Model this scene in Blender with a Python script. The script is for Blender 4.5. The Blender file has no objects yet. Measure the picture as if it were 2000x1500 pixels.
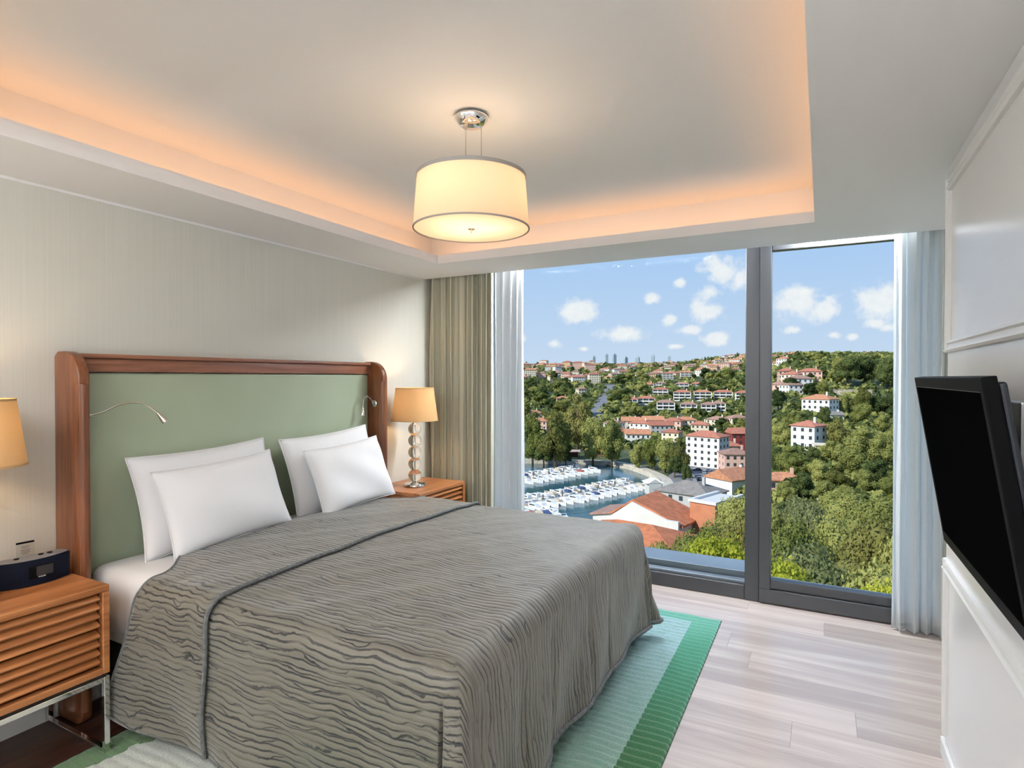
import bpy, bmesh, math, random
import numpy as np
from mathutils import Vector, Matrix

scene = bpy.context.scene
COL = scene.collection
PI = math.pi

# ------------------------------------------------------------------ camera
F_PX, YAW, PITCH, EYE = 1143.5, math.radians(27.9), math.radians(-0.632), 1.5
FW = Vector((-math.sin(YAW) * math.cos(PITCH), math.cos(YAW) * math.cos(PITCH), math.sin(PITCH)))
RT = Vector((math.cos(YAW), math.sin(YAW), 0))
UP = RT.cross(FW)
cam_d = bpy.data.cameras.new('camera')
cam_d.sensor_width = 36.0
cam_d.lens = 36.0 * F_PX / 2000.0
cam_d.clip_start = 0.02
cam_d.clip_end = 9000
cam = bpy.data.objects.new('camera', cam_d)
COL.objects.link(cam)
cam.matrix_world = Matrix(((RT.x, UP.x, -FW.x, 0), (RT.y, UP.y, -FW.y, 0), (RT.z, UP.z, -FW.z, EYE), (0, 0, 0, 1)))
scene.camera = cam

# ------------------------------------------------------------------ view
vs = scene.view_settings
vs.view_transform = 'Standard'
vs.look = 'None'
vs.gamma = 1.0
vs.use_curve_mapping = False
vs.exposure = 0.42
scene.cycles.max_bounces = 7
scene.cycles.diffuse_bounces = 4
scene.cycles.glossy_bounces = 3
scene.cycles.transmission_bounces = 6
scene.cycles.transparent_max_bounces = 12
scene.cycles.use_adaptive_sampling = True
scene.cycles.adaptive_threshold = 0.09
scene.cycles.adaptive_min_samples = 16
scene.cycles.caustics_reflective = False
scene.cycles.caustics_refractive = False
scene.cycles.sample_clamp_indirect = 6.0

# light levels
SUN_E = 4.0
SKY_E = .76
COVE_E = 6.8
PENDANT_W = 2.1
TABLE_W = 3.2
DRUM_FILL_E = 19.0
POCKET_FILL_E = 205.0
UP_FILL_E = 160.0


# ------------------------------------------------------------------ node helpers
class NT:
    def __init__(s, tree):
        s.t = tree; s.n = tree.nodes; s.l = tree.links
    def new(s, kind, **kw):
        n = s.n.new(kind)
        for k, v in kw.items(): setattr(n, k, v)
        return n
    def put(s, sock, val):
        if isinstance(val, bpy.types.NodeSocket): s.l.new(val, sock)
        elif isinstance(val, (tuple, list)) and len(val) == 3 and sock.type == 'RGBA': sock.default_value = (*val, 1)
        else: sock.default_value = val
    def math(s, op, a, b=None, c=None, clamp=False):
        n = s.new('ShaderNodeMath', operation=op, use_clamp=clamp)
        s.put(n.inputs[0], a)
        if b is not None: s.put(n.inputs[1], b)
        if c is not None: s.put(n.inputs[2], c)
        return n.outputs[0]
    def mix(s, f, a, b):
        n = s.new('ShaderNodeMix', data_type='RGBA')
        s.put(n.inputs[0], f); s.put(n.inputs[6], a); s.put(n.inputs[7], b)
        return n.outputs[2]
    def ramp(s, v, lo, hi, a=0.0, b=1.0, mode='SMOOTHSTEP'):
        n = s.new('ShaderNodeMapRange', interpolation_type=mode)
        s.put(n.inputs[0], v); n.inputs[1].default_value = lo; n.inputs[2].default_value = hi
        n.inputs[3].default_value = a; n.inputs[4].default_value = b
        return n.outputs[0]
    def noise(s, vec, scale, detail=3, rough=0.5, dist=0.0):
        n = s.new('ShaderNodeTexNoise')
        if vec is not None: s.l.new(vec, n.inputs['Vector'])
        n.inputs['Scale'].default_value = scale; n.inputs['Detail'].default_value = detail
        n.inputs['Roughness'].default_value = rough; n.inputs['Distortion'].default_value = dist
        return n.outputs[0]
    def mapping(s, vec, scale=(1, 1, 1), loc=(0, 0, 0), rot=(0, 0, 0)):
        n = s.new('ShaderNodeMapping')
        s.l.new(vec, n.inputs[0]); n.inputs['Scale'].default_value = scale
        n.inputs['Location'].default_value = loc; n.inputs['Rotation'].default_value = rot
        return n.outputs[0]
    def sep(s, vec):
        n = s.new('ShaderNodeSeparateXYZ'); s.l.new(vec, n.inputs[0]); return n.outputs
    def comb(s, x, y, z):
        n = s.new('ShaderNodeCombineXYZ'); s.put(n.inputs[0], x); s.put(n.inputs[1], y); s.put(n.inputs[2], z); return n.outputs[0]


def base_mat(name):
    m = bpy.data.materials.new(name); m.use_nodes = True
    t = NT(m.node_tree)
    b = m.node_tree.nodes['Principled BSDF']
    return m, t, b


def srgb(r, g, b):
    f = lambda c: (c / 255 / 12.92) if c / 255 <= .04045 else ((c / 255 + .055) / 1.055) ** 2.4
    return (f(r), f(g), f(b))


def pm(name, col, rough=0.5, metal=0.0, var=0.0, vscale=6.0, vmap=(1, 1, 1), bump=0.0, bscale=60.0, bmap=(1, 1, 1), spec=0.5, sheen=0.0, coat=0.0, rnd=0.0, alpha=None):
    m, t, b = base_mat(name)
    b.inputs['Roughness'].default_value = rough
    b.inputs['Metallic'].default_value = metal
    b.inputs['Specular IOR Level'].default_value = spec
    b.inputs['Sheen Weight'].default_value = sheen
    b.inputs['Coat Weight'].default_value = coat
    tc = t.new('ShaderNodeTexCoord').outputs['Object']
    c = col
    if var:
        n = t.noise(t.mapping(tc, vmap), vscale, 4)
        f = t.ramp(n, .3, .7, 1 - var, 1 + var)
        mm = t.new('ShaderNodeVectorMath', operation='SCALE')
        mm.inputs[0].default_value = col; t.l.new(f, mm.inputs['Scale']); c = mm.outputs[0]
    if rnd:
        oi = t.new('ShaderNodeObjectInfo').outputs['Random']
        f = t.ramp(oi, 0, 1, 1 - rnd, 1 + rnd, 'LINEAR')
        mm = t.new('ShaderNodeVectorMath', operation='SCALE')
        t.put(mm.inputs[0], c); t.l.new(f, mm.inputs['Scale']); c = mm.outputs[0]
    if isinstance(c, tuple): b.inputs['Base Color'].default_value = (*c, 1)
    else: t.l.new(c, b.inputs['Base Color'])
    if bump:
        n = t.noise(t.mapping(tc, bmap), bscale, 3)
        bn = t.new('ShaderNodeBump'); bn.inputs['Strength'].default_value = bump; bn.inputs['Distance'].default_value = .01
        t.l.new(n, bn.inputs['Height']); t.l.new(bn.outputs[0], b.inputs['Normal'])
    return m


def wood(name, c1, c2, axis=0, rough=.35, rnd=.12, scale=1.0, coat=0.15, streak=1.0):
    m, t, b = base_mat(name)
    oi = t.new('ShaderNodeObjectInfo').outputs['Random']
    tc = t.new('ShaderNodeTexCoord').outputs['Object']
    off = t.math('MULTIPLY', oi, 37.0)
    add = t.new('ShaderNodeVectorMath', operation='ADD'); t.l.new(tc, add.inputs[0]); t.l.new(t.comb(off, off, off), add.inputs[1])
    sc = [14 * scale] * 3; sc[axis] = 1.1 * scale
    v = t.mapping(add.outputs[0], tuple(sc))
    n1 = t.noise(v, 1.0, 5, .6, 1.2)
    sc2 = [90 * scale] * 3; sc2[axis] = 3 * scale
    n2 = t.noise(t.mapping(add.outputs[0], tuple(sc2)), 1.0, 3, .6)
    f = t.math('ADD', t.math('MULTIPLY', n1, .7), t.math('MULTIPLY', n2, .35 * streak))
    c = t.mix(t.ramp(f, .36, .70), c1, c2)
    sca = t.new('ShaderNodeVectorMath', operation='SCALE'); t.l.new(c, sca.inputs[0])
    t.l.new(t.ramp(oi, 0, 1, 1 - rnd, 1 + rnd, 'LINEAR'), sca.inputs['Scale'])
    t.l.new(sca.outputs[0], b.inputs['Base Color'])
    b.inputs['Roughness'].default_value = rough
    b.inputs['Coat Weight'].default_value = coat
    b.inputs['Coat Roughness'].default_value = .25
    bn = t.new('ShaderNodeBump'); bn.inputs['Strength'].default_value = .08; bn.inputs['Distance'].default_value = .004
    t.l.new(n2, bn.inputs['Height']); t.l.new(bn.outputs[0], b.inputs['Normal'])
    return m


def emis(name, col, e):
    m = bpy.data.materials.new(name); m.use_nodes = True
    t = NT(m.node_tree); m.node_tree.nodes.clear()
    o = t.new('ShaderNodeOutputMaterial'); em = t.new('ShaderNodeEmission')
    em.inputs[0].default_value = (*col, 1); em.inputs[1].default_value = e
    t.l.new(em.outputs[0], o.inputs[0])
    return m


def glass_thin(name, tint=(1, 1, 1), refl=1.0):
    m = bpy.data.materials.new(name); m.use_nodes = True
    t = NT(m.node_tree); m.node_tree.nodes.clear()
    o = t.new('ShaderNodeOutputMaterial')
    tr = t.new('ShaderNodeBsdfTransparent'); tr.inputs[0].default_value = (*tint, 1)
    gl = t.new('ShaderNodeBsdfGlossy'); gl.inputs['Roughness'].default_value = .0
    fr = t.new('ShaderNodeFresnel'); fr.inputs[0].default_value = 1.45
    mx = t.new('ShaderNodeMixShader')
    t.l.new(t.math('MULTIPLY', fr.outputs[0], refl), mx.inputs[0]); t.l.new(tr.outputs[0], mx.inputs[1]); t.l.new(gl.outputs[0], mx.inputs[2])
    t.l.new(mx.outputs[0], o.inputs[0])
    return m


def cloth_trans(name, col, trans=.4, transp=0.0, rough_bump=0.0):
    """woven cloth that lets some light through (shades, sheers)"""
    m = bpy.data.materials.new(name); m.use_nodes = True
    t = NT(m.node_tree); m.node_tree.nodes.clear()
    o = t.new('ShaderNodeOutputMaterial')
    d = t.new('ShaderNodeBsdfDiffuse'); d.inputs[0].default_value = (*col, 1)
    r = t.new('ShaderNodeBsdfTranslucent'); r.inputs[0].default_value = (*col, 1)
    mx = t.new('ShaderNodeMixShader'); mx.inputs[0].default_value = trans
    t.l.new(d.outputs[0], mx.inputs[1]); t.l.new(r.outputs[0], mx.inputs[2])
    out = mx.outputs[0]
    if transp:
        tr = t.new('ShaderNodeBsdfTransparent')
        m2 = t.new('ShaderNodeMixShader'); m2.inputs[0].default_value = transp
        t.l.new(out, m2.inputs[1]); t.l.new(tr.outputs[0], m2.inputs[2]); out = m2.outputs[0]
    t.l.new(out, o.inputs[0])
    return m


# ------------------------------------------------------------------ world: blue sky with fair-weather clouds
def pix_dir(px, py):
    return (FW + RT * ((px - 1000) / F_PX) - UP * ((py - 750) / F_PX)).normalized()


def az_el(px, py):
    d = pix_dir(px, py)
    return math.atan2(d.x, d.y), math.asin(d.z)


def build_world():
    w = bpy.data.worlds.new('world'); scene.world = w; w.use_nodes = True
    t = NT(w.node_tree); w.node_tree.nodes.clear()
    o = t.new('ShaderNodeOutputWorld'); bg = t.new('ShaderNodeBackground')
    g = t.new('ShaderNodeTexCoord').outputs['Generated']
    x, y, z = t.sep(g)
    el = t.math('ARCSINE', z)
    azr = t.math('ARCTAN2', x, y)
    # the cloud pattern folds back and forth round the horizon so that every side has the same sky
    a0, a1 = az_el(960, 700)[0], az_el(1800, 700)[0]
    az = t.math('ADD', t.math('PINGPONG', t.math('SUBTRACT', azr, a0), a1 - a0), a0)
    grad = t.ramp(el, -.02, .26, 0, 1, 'LINEAR')
    up = t.ramp(el, .26, 1.3, 0, 1, 'LINEAR')
    sky = t.mix(grad, (.62, .73, .88), (.36, .58, .92))
    sky = t.mix(up, sky, (.13, .30, .72))
    n1 = t.noise(g, 26, 4, .62)
    n2 = t.noise(g, 80, 3, .6)
    warp = t.math('ADD', t.math('MULTIPLY', t.math('SUBTRACT', n1, .5), 1.9), t.math('MULTIPLY', t.math('SUBTRACT', n2, .5), .8))
    clouds = [(1128, 607, 46, 27, 1), (1212, 652, 46, 18, 1), (1083, 671, 18, 11, .9), (1140, 681, 14, 6, .6), (1410, 530, 52, 34, 1), (1445, 545, 30, 30, .8),
              (1328, 552, 17, 12, .8), (1273, 584, 16, 12, .9), (1312, 625, 20, 15, .9), (1345, 645, 34, 12, .9), (1380, 610, 44, 34, .62), (1385, 570, 40, 30, .4),
              (1398, 662, 34, 16, 1), (1320, 676, 20, 7, .6), (1560, 590, 52, 34, 1), (1610, 605, 52, 30, .8), (1575, 570, 26, 18, .9), (1715, 592, 52, 34, 1), (1735, 570, 30, 22, 1),
              (1628, 655, 18, 10, .9), (1665, 658, 16, 9, .8), (1550, 645, 26, 12, .5), (1710, 632, 34, 14, .6), (1018, 662, 12, 12, .8), (1735, 640, 24, 12, .6)]
    ae = t.comb(az, el, 0.0)
    dens = None
    for px, py, rx, ry, k in clouds:
        a, e = az_el(px, py)
        sx = abs(az_el(px + rx, py)[0] - a); sy = abs(az_el(px, py + ry)[1] - e)
        vm = t.new('ShaderNodeVectorMath', operation='MULTIPLY_ADD')
        t.l.new(ae, vm.inputs[0]); vm.inputs[1].default_value = (1 / sx, 1 / sy, 0); vm.inputs[2].default_value = (-a / sx, -e / sy, 0)
        ln = t.new('ShaderNodeVectorMath', operation='LENGTH'); t.l.new(vm.outputs[0], ln.inputs[0])
        f = t.math('MULTIPLY_ADD', ln.outputs['Value'], -1.25, 1.44 - (1 - k) * .7)
        dens = f if dens is None else t.math('MAXIMUM', dens, f)
    dens = t.ramp(t.math('MULTIPLY_ADD', warp, -1.25, dens), 0, 1, 0, 1)
    ccol = t.mix(n2, (.80, .84, .90), (1.0, .99, .97))
    sky = t.mix(t.math('MULTIPLY', dens, .95), sky, ccol)
    # below the horizon: the same pale haze
    t.l.new(sky, bg.inputs[0]); bg.inputs[1].default_value = SKY_E
    t.l.new(bg.outputs[0], o.inputs[0])


build_world()
scene.world.cycles.sampling_method = 'NONE'
sun_d = bpy.data.lights.new('sun', 'SUN'); sun_d.energy = SUN_E; sun_d.angle = math.radians(.6); sun_d.color = (1, .95, .86)
sun = bpy.data.objects.new('sun', sun_d); COL.objects.link(sun)
sun.rotation_euler = Vector((-.50, -.72, .62)).to_track_quat('Z', 'Y').to_euler()
sun.location = (-40, -30, 60)


# ------------------------------------------------------------------ mesh helpers
class MB:
    """collects vertices and faces of one mesh"""
    def __init__(s): s.v = []; s.f = []; s.m = []
    def add(s, v, f, mi=0):
        k = len(s.v); s.v += [tuple(p) for p in v]; s.f += [tuple(i + k for i in q) for q in f]; s.m += [mi] * len(f); return s
    def box(s, a, b, mi=0):
        x0, y0, z0 = a; x1, y1, z1 = b
        v = [(x0, y0, z0), (x1, y0, z0), (x1, y1, z0), (x0, y1, z0), (x0, y0, z1), (x1, y0, z1), (x1, y1, z1), (x0, y1, z1)]
        return s.add(v, [(0, 3, 2, 1), (4, 5, 6, 7), (0, 1, 5, 4), (1, 2, 6, 5), (2, 3, 7, 6), (3, 0, 4, 7)], mi)
    def prism(s, poly, axis, lo, hi, mi=0):
        """poly in the two other axes (cyclic order), extruded along axis"""
        n = len(poly)
        def P(q, h):
            if axis == 0: return (h, q[0], q[1])
            if axis == 1: return (q[0], h, q[1])
            return (q[0], q[1], h)
        v = [P(q, lo) for q in poly] + [P(q, hi) for q in poly]
        f = [tuple(range(n - 1, -1, -1)), tuple(range(n, 2 * n))] + [(i, (i + 1) % n, n + (i + 1) % n, n + i) for i in range(n)]
        return s.add(v, f, mi)
    def lathe(s, prof, n=24, c=(0, 0), mi=0, cap=True):
        """prof: list of (r, z) turned about the z axis"""
        v = []; f = []
        for r, z in prof:
            for i in range(n):
                a = 2 * PI * i / n; v.append((c[0] + r * math.cos(a), c[1] + r * math.sin(a), z))
        for k in range(len(prof) - 1):
            for i in range(n):
                j = (i + 1) % n; f.append((k * n + i, k * n + j, (k + 1) * n + j, (k + 1) * n + i))
        if cap:
            if prof[0][0] > 1e-5: f.append(tuple(range(n - 1, -1, -1)))
            if prof[-1][0] > 1e-5: f.append(tuple((len(prof) - 1) * n + i for i in range(n)))
        return s.add(v, f, mi)
    def tube(s, pts, r, n=8, mi=0, cap=True):
        pts = [Vector(p) for p in pts]; rs = r if isinstance(r, (list, tuple)) else [r] * len(pts)
        v = []; f = []; ref = Vector((0, 0, 1))
        for k, p in enumerate(pts):
            d = (pts[min(k + 1, len(pts) - 1)] - pts[max(k - 1, 0)]).normalized()
            if abs(d.dot(ref)) > .97: ref = Vector((1, 0, 0))
            a = d.cross(ref).normalized(); b = a.cross(d).normalized(); ref = b
            for i in range(n):
                q = 2 * PI * i / n; v.append(p + (a * math.cos(q) + b * math.sin(q)) * rs[k])
        for k in range(len(pts) - 1):
            for i in range(n):
                j = (i + 1) % n; f.append((k * n + i, (k + 1) * n + i, (k + 1) * n + j, k * n + j))
        if cap: f.append(tuple(range(n))); f.append(tuple((len(pts) - 1) * n + i for i in range(n - 1, -1, -1)))
        return s.add(v, f, mi)
    def data(s, name, mats, smooth=False, bevel=0.0, seg=2, angle=35):
        me = bpy.data.meshes.new(name); me.from_pydata(s.v, [], s.f)
        for m in (mats if isinstance(mats, (list, tuple)) else [mats]): me.materials.append(m)
        if any(s.m): me.polygons.foreach_set('material_index', s.m)
        bm = bmesh.new(); bm.from_mesh(me)
        bmesh.ops.recalc_face_normals(bm, faces=bm.faces[:])
        if bevel:
            ed = [e for e in bm.edges if len(e.link_faces) == 2 and e.calc_face_angle(0) > math.radians(angle)]
            bmesh.ops.bevel(bm, geom=ed, offset=bevel, segments=seg, profile=.6, affect='EDGES', clamp_overlap=True)
        bm.to_mesh(me); bm.free()
        if smooth:
            me.polygons.foreach_set('use_smooth', [True] * len(me.polygons))
            if smooth != 'all':
                try: me.set_sharp_from_angle(angle=math.radians(40))
                except Exception: pass
        me.update()
        return me
    def build(s, name, mats, parent=None, **kw):
        return link(name, s.data(name, mats, **kw), parent)


def link(name, me, parent=None, loc=None, rz=0.0, scale=None):
    o = bpy.data.objects.new(name, me); COL.objects.link(o)
    if parent is not None: o.parent = parent
    if loc is not None: o.location = loc
    if rz: o.rotation_euler = (0, 0, rz)
    if scale is not None: o.scale = scale if isinstance(scale, (tuple, list)) else (scale,) * 3
    return o


def tag(o, label=None, cat=None, group=None, kind=None):
    if label: o['label'] = label
    if cat: o['category'] = cat
    if group: o['group'] = group
    if kind: o['kind'] = kind
    return o


def thing(name, label, cat, loc=(0, 0, 0), rz=0.0, group=None):
    o = bpy.data.objects.new(name, None); COL.objects.link(o); o.empty_display_size = .1
    o.location = loc; o.rotation_euler = (0, 0, rz)
    return tag(o, label, cat, group)


def copy_tree(o, parent=None):
    c = o.copy(); COL.objects.link(c); c.parent = parent
    for ch in list(o.children): copy_tree(ch, c)
    return c


def grid_mesh(name, P, mats, closed_u=False, uv=None, smooth=True):
    """P: array (nu, nv, 3)"""
    nu, nv = P.shape[:2]
    idx = np.arange(nu * nv).reshape(nu, nv)
    a = idx if not closed_u else np.vstack([idx, idx[:1]])
    q = np.stack([a[:-1, :-1], a[1:, :-1], a[1:, 1:], a[:-1, 1:]], -1).reshape(-1, 4)
    me = bpy.data.meshes.new(name)
    me.from_pydata(P.reshape(-1, 3).tolist(), [], q.tolist())
    for m in (mats if isinstance(mats, (list, tuple)) else [mats]): me.materials.append(m)
    if uv is not None:
        l = me.uv_layers.new(name='UVMap'); U = uv.reshape(-1, 2)
        vi = np.empty(len(me.loops), dtype=np.int32); me.loops.foreach_get('vertex_index', vi)
        l.data.foreach_set('uv', U[vi].astype(np.float32).ravel())
    if smooth: me.polygons.foreach_set('use_smooth', [True] * len(me.polygons))
    me.update()
    return me


def sm(x, a, b):
    t = np.clip((x - a) / (b - a), 0, 1); return t * t * (3 - 2 * t)


# ------------------------------------------------------------------ materials of the room
M = {}
M['ceiling'] = pm('ceiling_paint', (.84, .84, .84), .75, bump=.02, bscale=300)
M['white_paint'] = pm('white_lacquer', (.80, .80, .79), .35, bump=.01, bscale=400)
M['white_gloss'] = pm('white_wall_lacquer', (.80, .80, .80), .22, bump=.008, bscale=120)
M['frame'] = pm('anthracite_aluminium', (.080, .085, .094), .38, .2, bump=.01, bscale=300)
M['frame_light'] = pm('grey_glazing_bead', (.24, .28, .33), .4, .2)
M['chrome'] = pm('chrome', (.80, .80, .80), .06, 1.0)
M['steel'] = pm('brushed_steel', (.62, .60, .57), .2, 1.0, bump=.02, bscale=200)
M['glass'] = glass_thin('window_glass', (.97, .985, .98), .015)
M['acrylic'] = glass_thin('clear_acrylic', (.96, .97, .97), 1.0)
M['walnut'] = wood('walnut_headboard', srgb(96, 54, 30), srgb(140, 86, 52), axis=2, rough=.32, rnd=.03, scale=.8)
M['walnut_y'] = wood('walnut_rail', srgb(112, 68, 50), srgb(160, 108, 82), axis=1, rough=.3, rnd=.03, scale=.8)
M['teak'] = wood('oiled_teak', srgb(140, 84, 44), srgb(184, 122, 74), axis=1, rough=.35, rnd=.06, scale=.8)
M['dark'] = pm('near_black_wood', (.012, .010, .009), .6)
M['black'] = pm('black_plastic', (.0045, .0045, .005), .5, spec=.05)
M['screen'] = pm('black_screen_glass', (.0035, .0035, .004), .6, spec=.0)
M['linen'] = pm('white_cotton', (.73, .73, .74), .85, bump=.06, bscale=220, sheen=.2)
M['sheet'] = pm('white_bed_sheet', (.72, .71, .71), .85, bump=.05, bscale=180, sheen=.2)


def wallpaper():
    m, t, b = base_mat('beige_wallpaper')
    tc = t.new('ShaderNodeTexCoord').outputs['Object']
    n = t.noise(t.mapping(tc, (1, 120, 1.2)), 1.0, 3, .6)
    n2 = t.noise(t.mapping(tc, (1, 40, 90)), 1.0, 2, .5)
    c = t.mix(t.ramp(n, .3, .7), (.625, .62, .555), (.655, .65, .59))
    t.l.new(c, b.inputs['Base Color']); b.inputs['Roughness'].default_value = .62; b.inputs['Specular IOR Level'].default_value = .3
    bn = t.new('ShaderNodeBump'); bn.inputs['Strength'].default_value = .05; bn.inputs['Distance'].default_value = .003
    t.l.new(t.math('ADD', n, n2), bn.inputs['Height']); t.l.new(bn.outputs[0], b.inputs['Normal'])
    return m


def leather():
    m, t, b = base_mat('sage_green_leather')
    tc = t.new('ShaderNodeTexCoord').outputs['Object']
    n = t.noise(tc, 3.0, 3); v = t.new('ShaderNodeTexVoronoi'); t.l.new(tc, v.inputs['Vector']); v.inputs['Scale'].default_value = 260
    c = t.mix(n, srgb(152, 164, 138), srgb(168, 178, 154))
    t.l.new(c, b.inputs['Base Color']); b.inputs['Roughness'].default_value = .42; b.inputs['Specular IOR Level'].default_value = .4
    bn = t.new('ShaderNodeBump'); bn.inputs['Strength'].default_value = .12; bn.inputs['Distance'].default_value = .001
    t.l.new(v.outputs[0], bn.inputs['Height']); t.l.new(bn.outputs[0], b.inputs['Normal'])
    return m


M['wallpaper'] = wallpaper()
M['leather'] = leather()

HX = -2.994          # head wall plane
TX = 0.440           # lacquered television wall plane
TEND = 2.86          # where that wall stops, short of the window
SZ = 2.334           # soffit
CZ = 2.58            # raised ceiling
BY = -1.9            # wall behind the camera
WY = 4.25            # glass line
TR = (-2.494, -0.037, 0.56, 3.545)   # raised tray x0 x1 y0 y1
RE = 0.21            # cove recess behind the lip

# ---- floor: boards laid parallel to the window
fl = MB().box((HX - .1, BY - .1, -.12), (.95, WY + .08, -.014)).build('floor', pm('floor_bed', (.20, .17, .15), .8))
tag(fl, 'pale wooden board floor with painted shade along the wallpaper wall', None, kind='structure')
pale = wood('pale_oak_board', srgb(186, 172, 166), srgb(220, 208, 200), axis=0, rough=.22, rnd=.15, scale=.45, coat=.3, streak=.6)
warm = wood('shaded_oak_board', srgb(62, 36, 27), srgb(98, 62, 48), axis=1, rough=.3, rnd=.16, scale=.45, coat=.2)
rng = random.Random(5)
PWD = .205
row = 0
y = BY
pcache = {}
while y < WY + .02:
    x = -2.5 - rng.uniform(0, .9)
    while x < .9:
        L = rng.choice((1.1, 1.4, 1.7))
        a, b = max(x, -2.5), min(x + L, .92)
        if b - a > .05:
            key = round(b - a, 3)
            if key not in pcache:
                pcache[key] = MB().box((0, 0, -.013), (b - a - .0006, PWD - .0006, 0)).data('plank', pale, bevel=.0005, seg=1)
            link('plank', pcache[key], fl, (a, y, 0))
        x += L
    y += PWD
    row += 1

# boards along the wallpaper wall, shade painted into their dark brown
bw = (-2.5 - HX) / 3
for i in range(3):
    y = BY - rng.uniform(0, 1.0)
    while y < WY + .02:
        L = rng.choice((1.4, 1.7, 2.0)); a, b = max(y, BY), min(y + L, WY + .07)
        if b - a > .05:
            link('shaded_plank', MB().box((0, 0, -.013), (bw - .0006, b - a - .0006, 0)).data('shaded_plank', warm, bevel=.0005, seg=1), fl, (HX + i * bw, a, 0))
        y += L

# ---- head wall, baseboard
w = MB().box((HX - .12, BY - .1, -.01), (HX, WY + .1, 2.75)).build('wall_left', M['wallpaper']); tag(w, 'beige striped wallpaper wall behind the bed', None, kind='structure')
b_ = MB().box((HX, BY, 0), (HX + .014, WY - .2, .105)).build('baseboard_left', M['white_paint'], bevel=.003); tag(b_, 'white painted baseboard under the wallpaper', None, kind='structure')
t_ = MB().box((HX, BY, SZ - .012), (HX + .008, WY - .19, SZ)).build('trim_1', M['white_paint']); tag(t_, 'thin white bead along the top of the wallpaper', None, kind='structure')
# ---- wall behind the camera
w = MB().box((HX - .12, BY - .12, -.01), (1.1, BY, 2.75)).build('wall_front', M['ceiling']); tag(w, 'plain white wall closing the room', None, kind='structure')
# ---- television wall with framed mouldings
wr = MB().box((TX, BY, 0), (1.05, TEND, SZ)).build('wall_right', M['white_gloss'], bevel=.003, seg=1); tag(wr, 'glossy white panelled wall carrying the television', None, kind='structure')
w2 = MB().box((.95, TEND, 0), (1.05, WY + .1, SZ + .2)).build('wall_recess', M['wallpaper']); tag(w2, 'side wall of the window recess behind the sheer', None, kind='structure')


def moulding(parent, p0, p1, axis):
    """stepped picture-frame moulding lying on the television wall"""
    prof = [(0, -.024), (.012, -.024), (.018, -.016), (.010, -.006), (.010, .004), (.016, .010), (.012, .020), (0, .024)]
    mb = MB()
    if axis == 'y':
        z = p0[1]; mb.prism([(TX - d, z + q) for d, q in prof], 1, p0[0], p1[0])
    else:
        yy = p0[0]; mb.prism([(TX - d, yy + q) for d, q in prof], 2, p0[1], p1[1])
    return mb.build('moulding', M['white_paint'], parent, smooth=True)


ME = TEND - .036
moulding(wr, (BY, 1.622), (ME + .024, 1.622), 'y'); moulding(wr, (BY, 2.248), (ME + .024, 2.248), 'y'); moulding(wr, (ME, 1.60), (ME, 2.27), 'z')
moulding(wr, (BY, .765), (ME + .024, .765), 'y'); moulding(wr, (ME, .10), (ME, .787), 'z')
MB().box((TX - .014, BY, 0), (TX, TEND, .07)).build('plinth', M['white_paint'], wr, bevel=.003, seg=1)

# ---- ceiling: soffit, raised tray, cove shelf and lip
x0, x1, y0, y1 = TR
cm = MB()
for a, b in (((HX, BY), (x0, 4.06)), ((x1, BY), (1.05, 4.06)), ((x0, BY), (x1, y0)), ((x0, y1), (x1, 4.06))):
    cm.box((a[0], a[1], SZ), (b[0], b[1], SZ + .012))
# outer shell of the tray
cm.box((x0 - RE - .05, y0 - RE, SZ + .012), (x0 - RE, y1 + RE, CZ)); cm.box((x1 + RE, y0 - RE, SZ + .012), (x1 + RE + .05, y1 + RE, CZ))
cm.box((x0 - RE, y0 - RE - .05, SZ + .012), (x1 + RE, y0 - RE, CZ)); cm.box((x0 - RE, y1 + RE, SZ + .012), (x1 + RE, y1 + RE + .05, CZ))
cm.box((HX, BY, CZ), (1.05, WY + .1, CZ + .1))
ce = cm.build('ceiling', M['ceiling']); tag(ce, 'white ceiling with a raised tray and lit cove', None, kind='structure')
LP = .060
lm = MB()
for a, b in (((x0 - .016, y0 - .016), (x0 + .002, y1 + .016)), ((x1 - .002, y0 - .016), (x1 + .016, y1 + .016)), ((x0 + .002, y0 - .016), (x1 - .002, y0 + .002)), ((x0 + .002, y1 - .002), (x1 - .002, y1 + .016))):
    MB().box((a[0], a[1], SZ - .001), (b[0], b[1], SZ + LP)).build('cove_lip', M['ceiling'], ce)
# curtain pocket above the window
MB().box((HX, 4.04, SZ + .012), (1.05, 4.06, CZ)).build('pocket_board', M['ceiling'], ce)
MB().box((HX, 4.06, CZ - .12), (1.05, WY + .1, CZ - .1)).build('pocket_top', M['ceiling'], ce)

# ---- cove lighting: warm LED strips lying on the shelf behind the lip
led = emis('warm_led', (1.0, .50, .22), COVE_E)
r = .085
for nm, a, b in (('wallpaper side', (x0 - r - .012, y0), (x0 - r, y1)), ('television side', (x1 + r, y0), (x1 + r + .012, y1)),
                 ('camera side', (x0, y0 - r - .012), (x1, y0 - r)), ('window side', (x0, y1 + r), (x1, y1 + r + .012))):
    s_ = MB().box((a[0], a[1], SZ + .014), (b[0], b[1], SZ + .026)).build('cove_light', led)
    tag(s_, f'warm light strip hidden in the ceiling cove on the {nm}', 'light strip', 'cove light strips')

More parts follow.
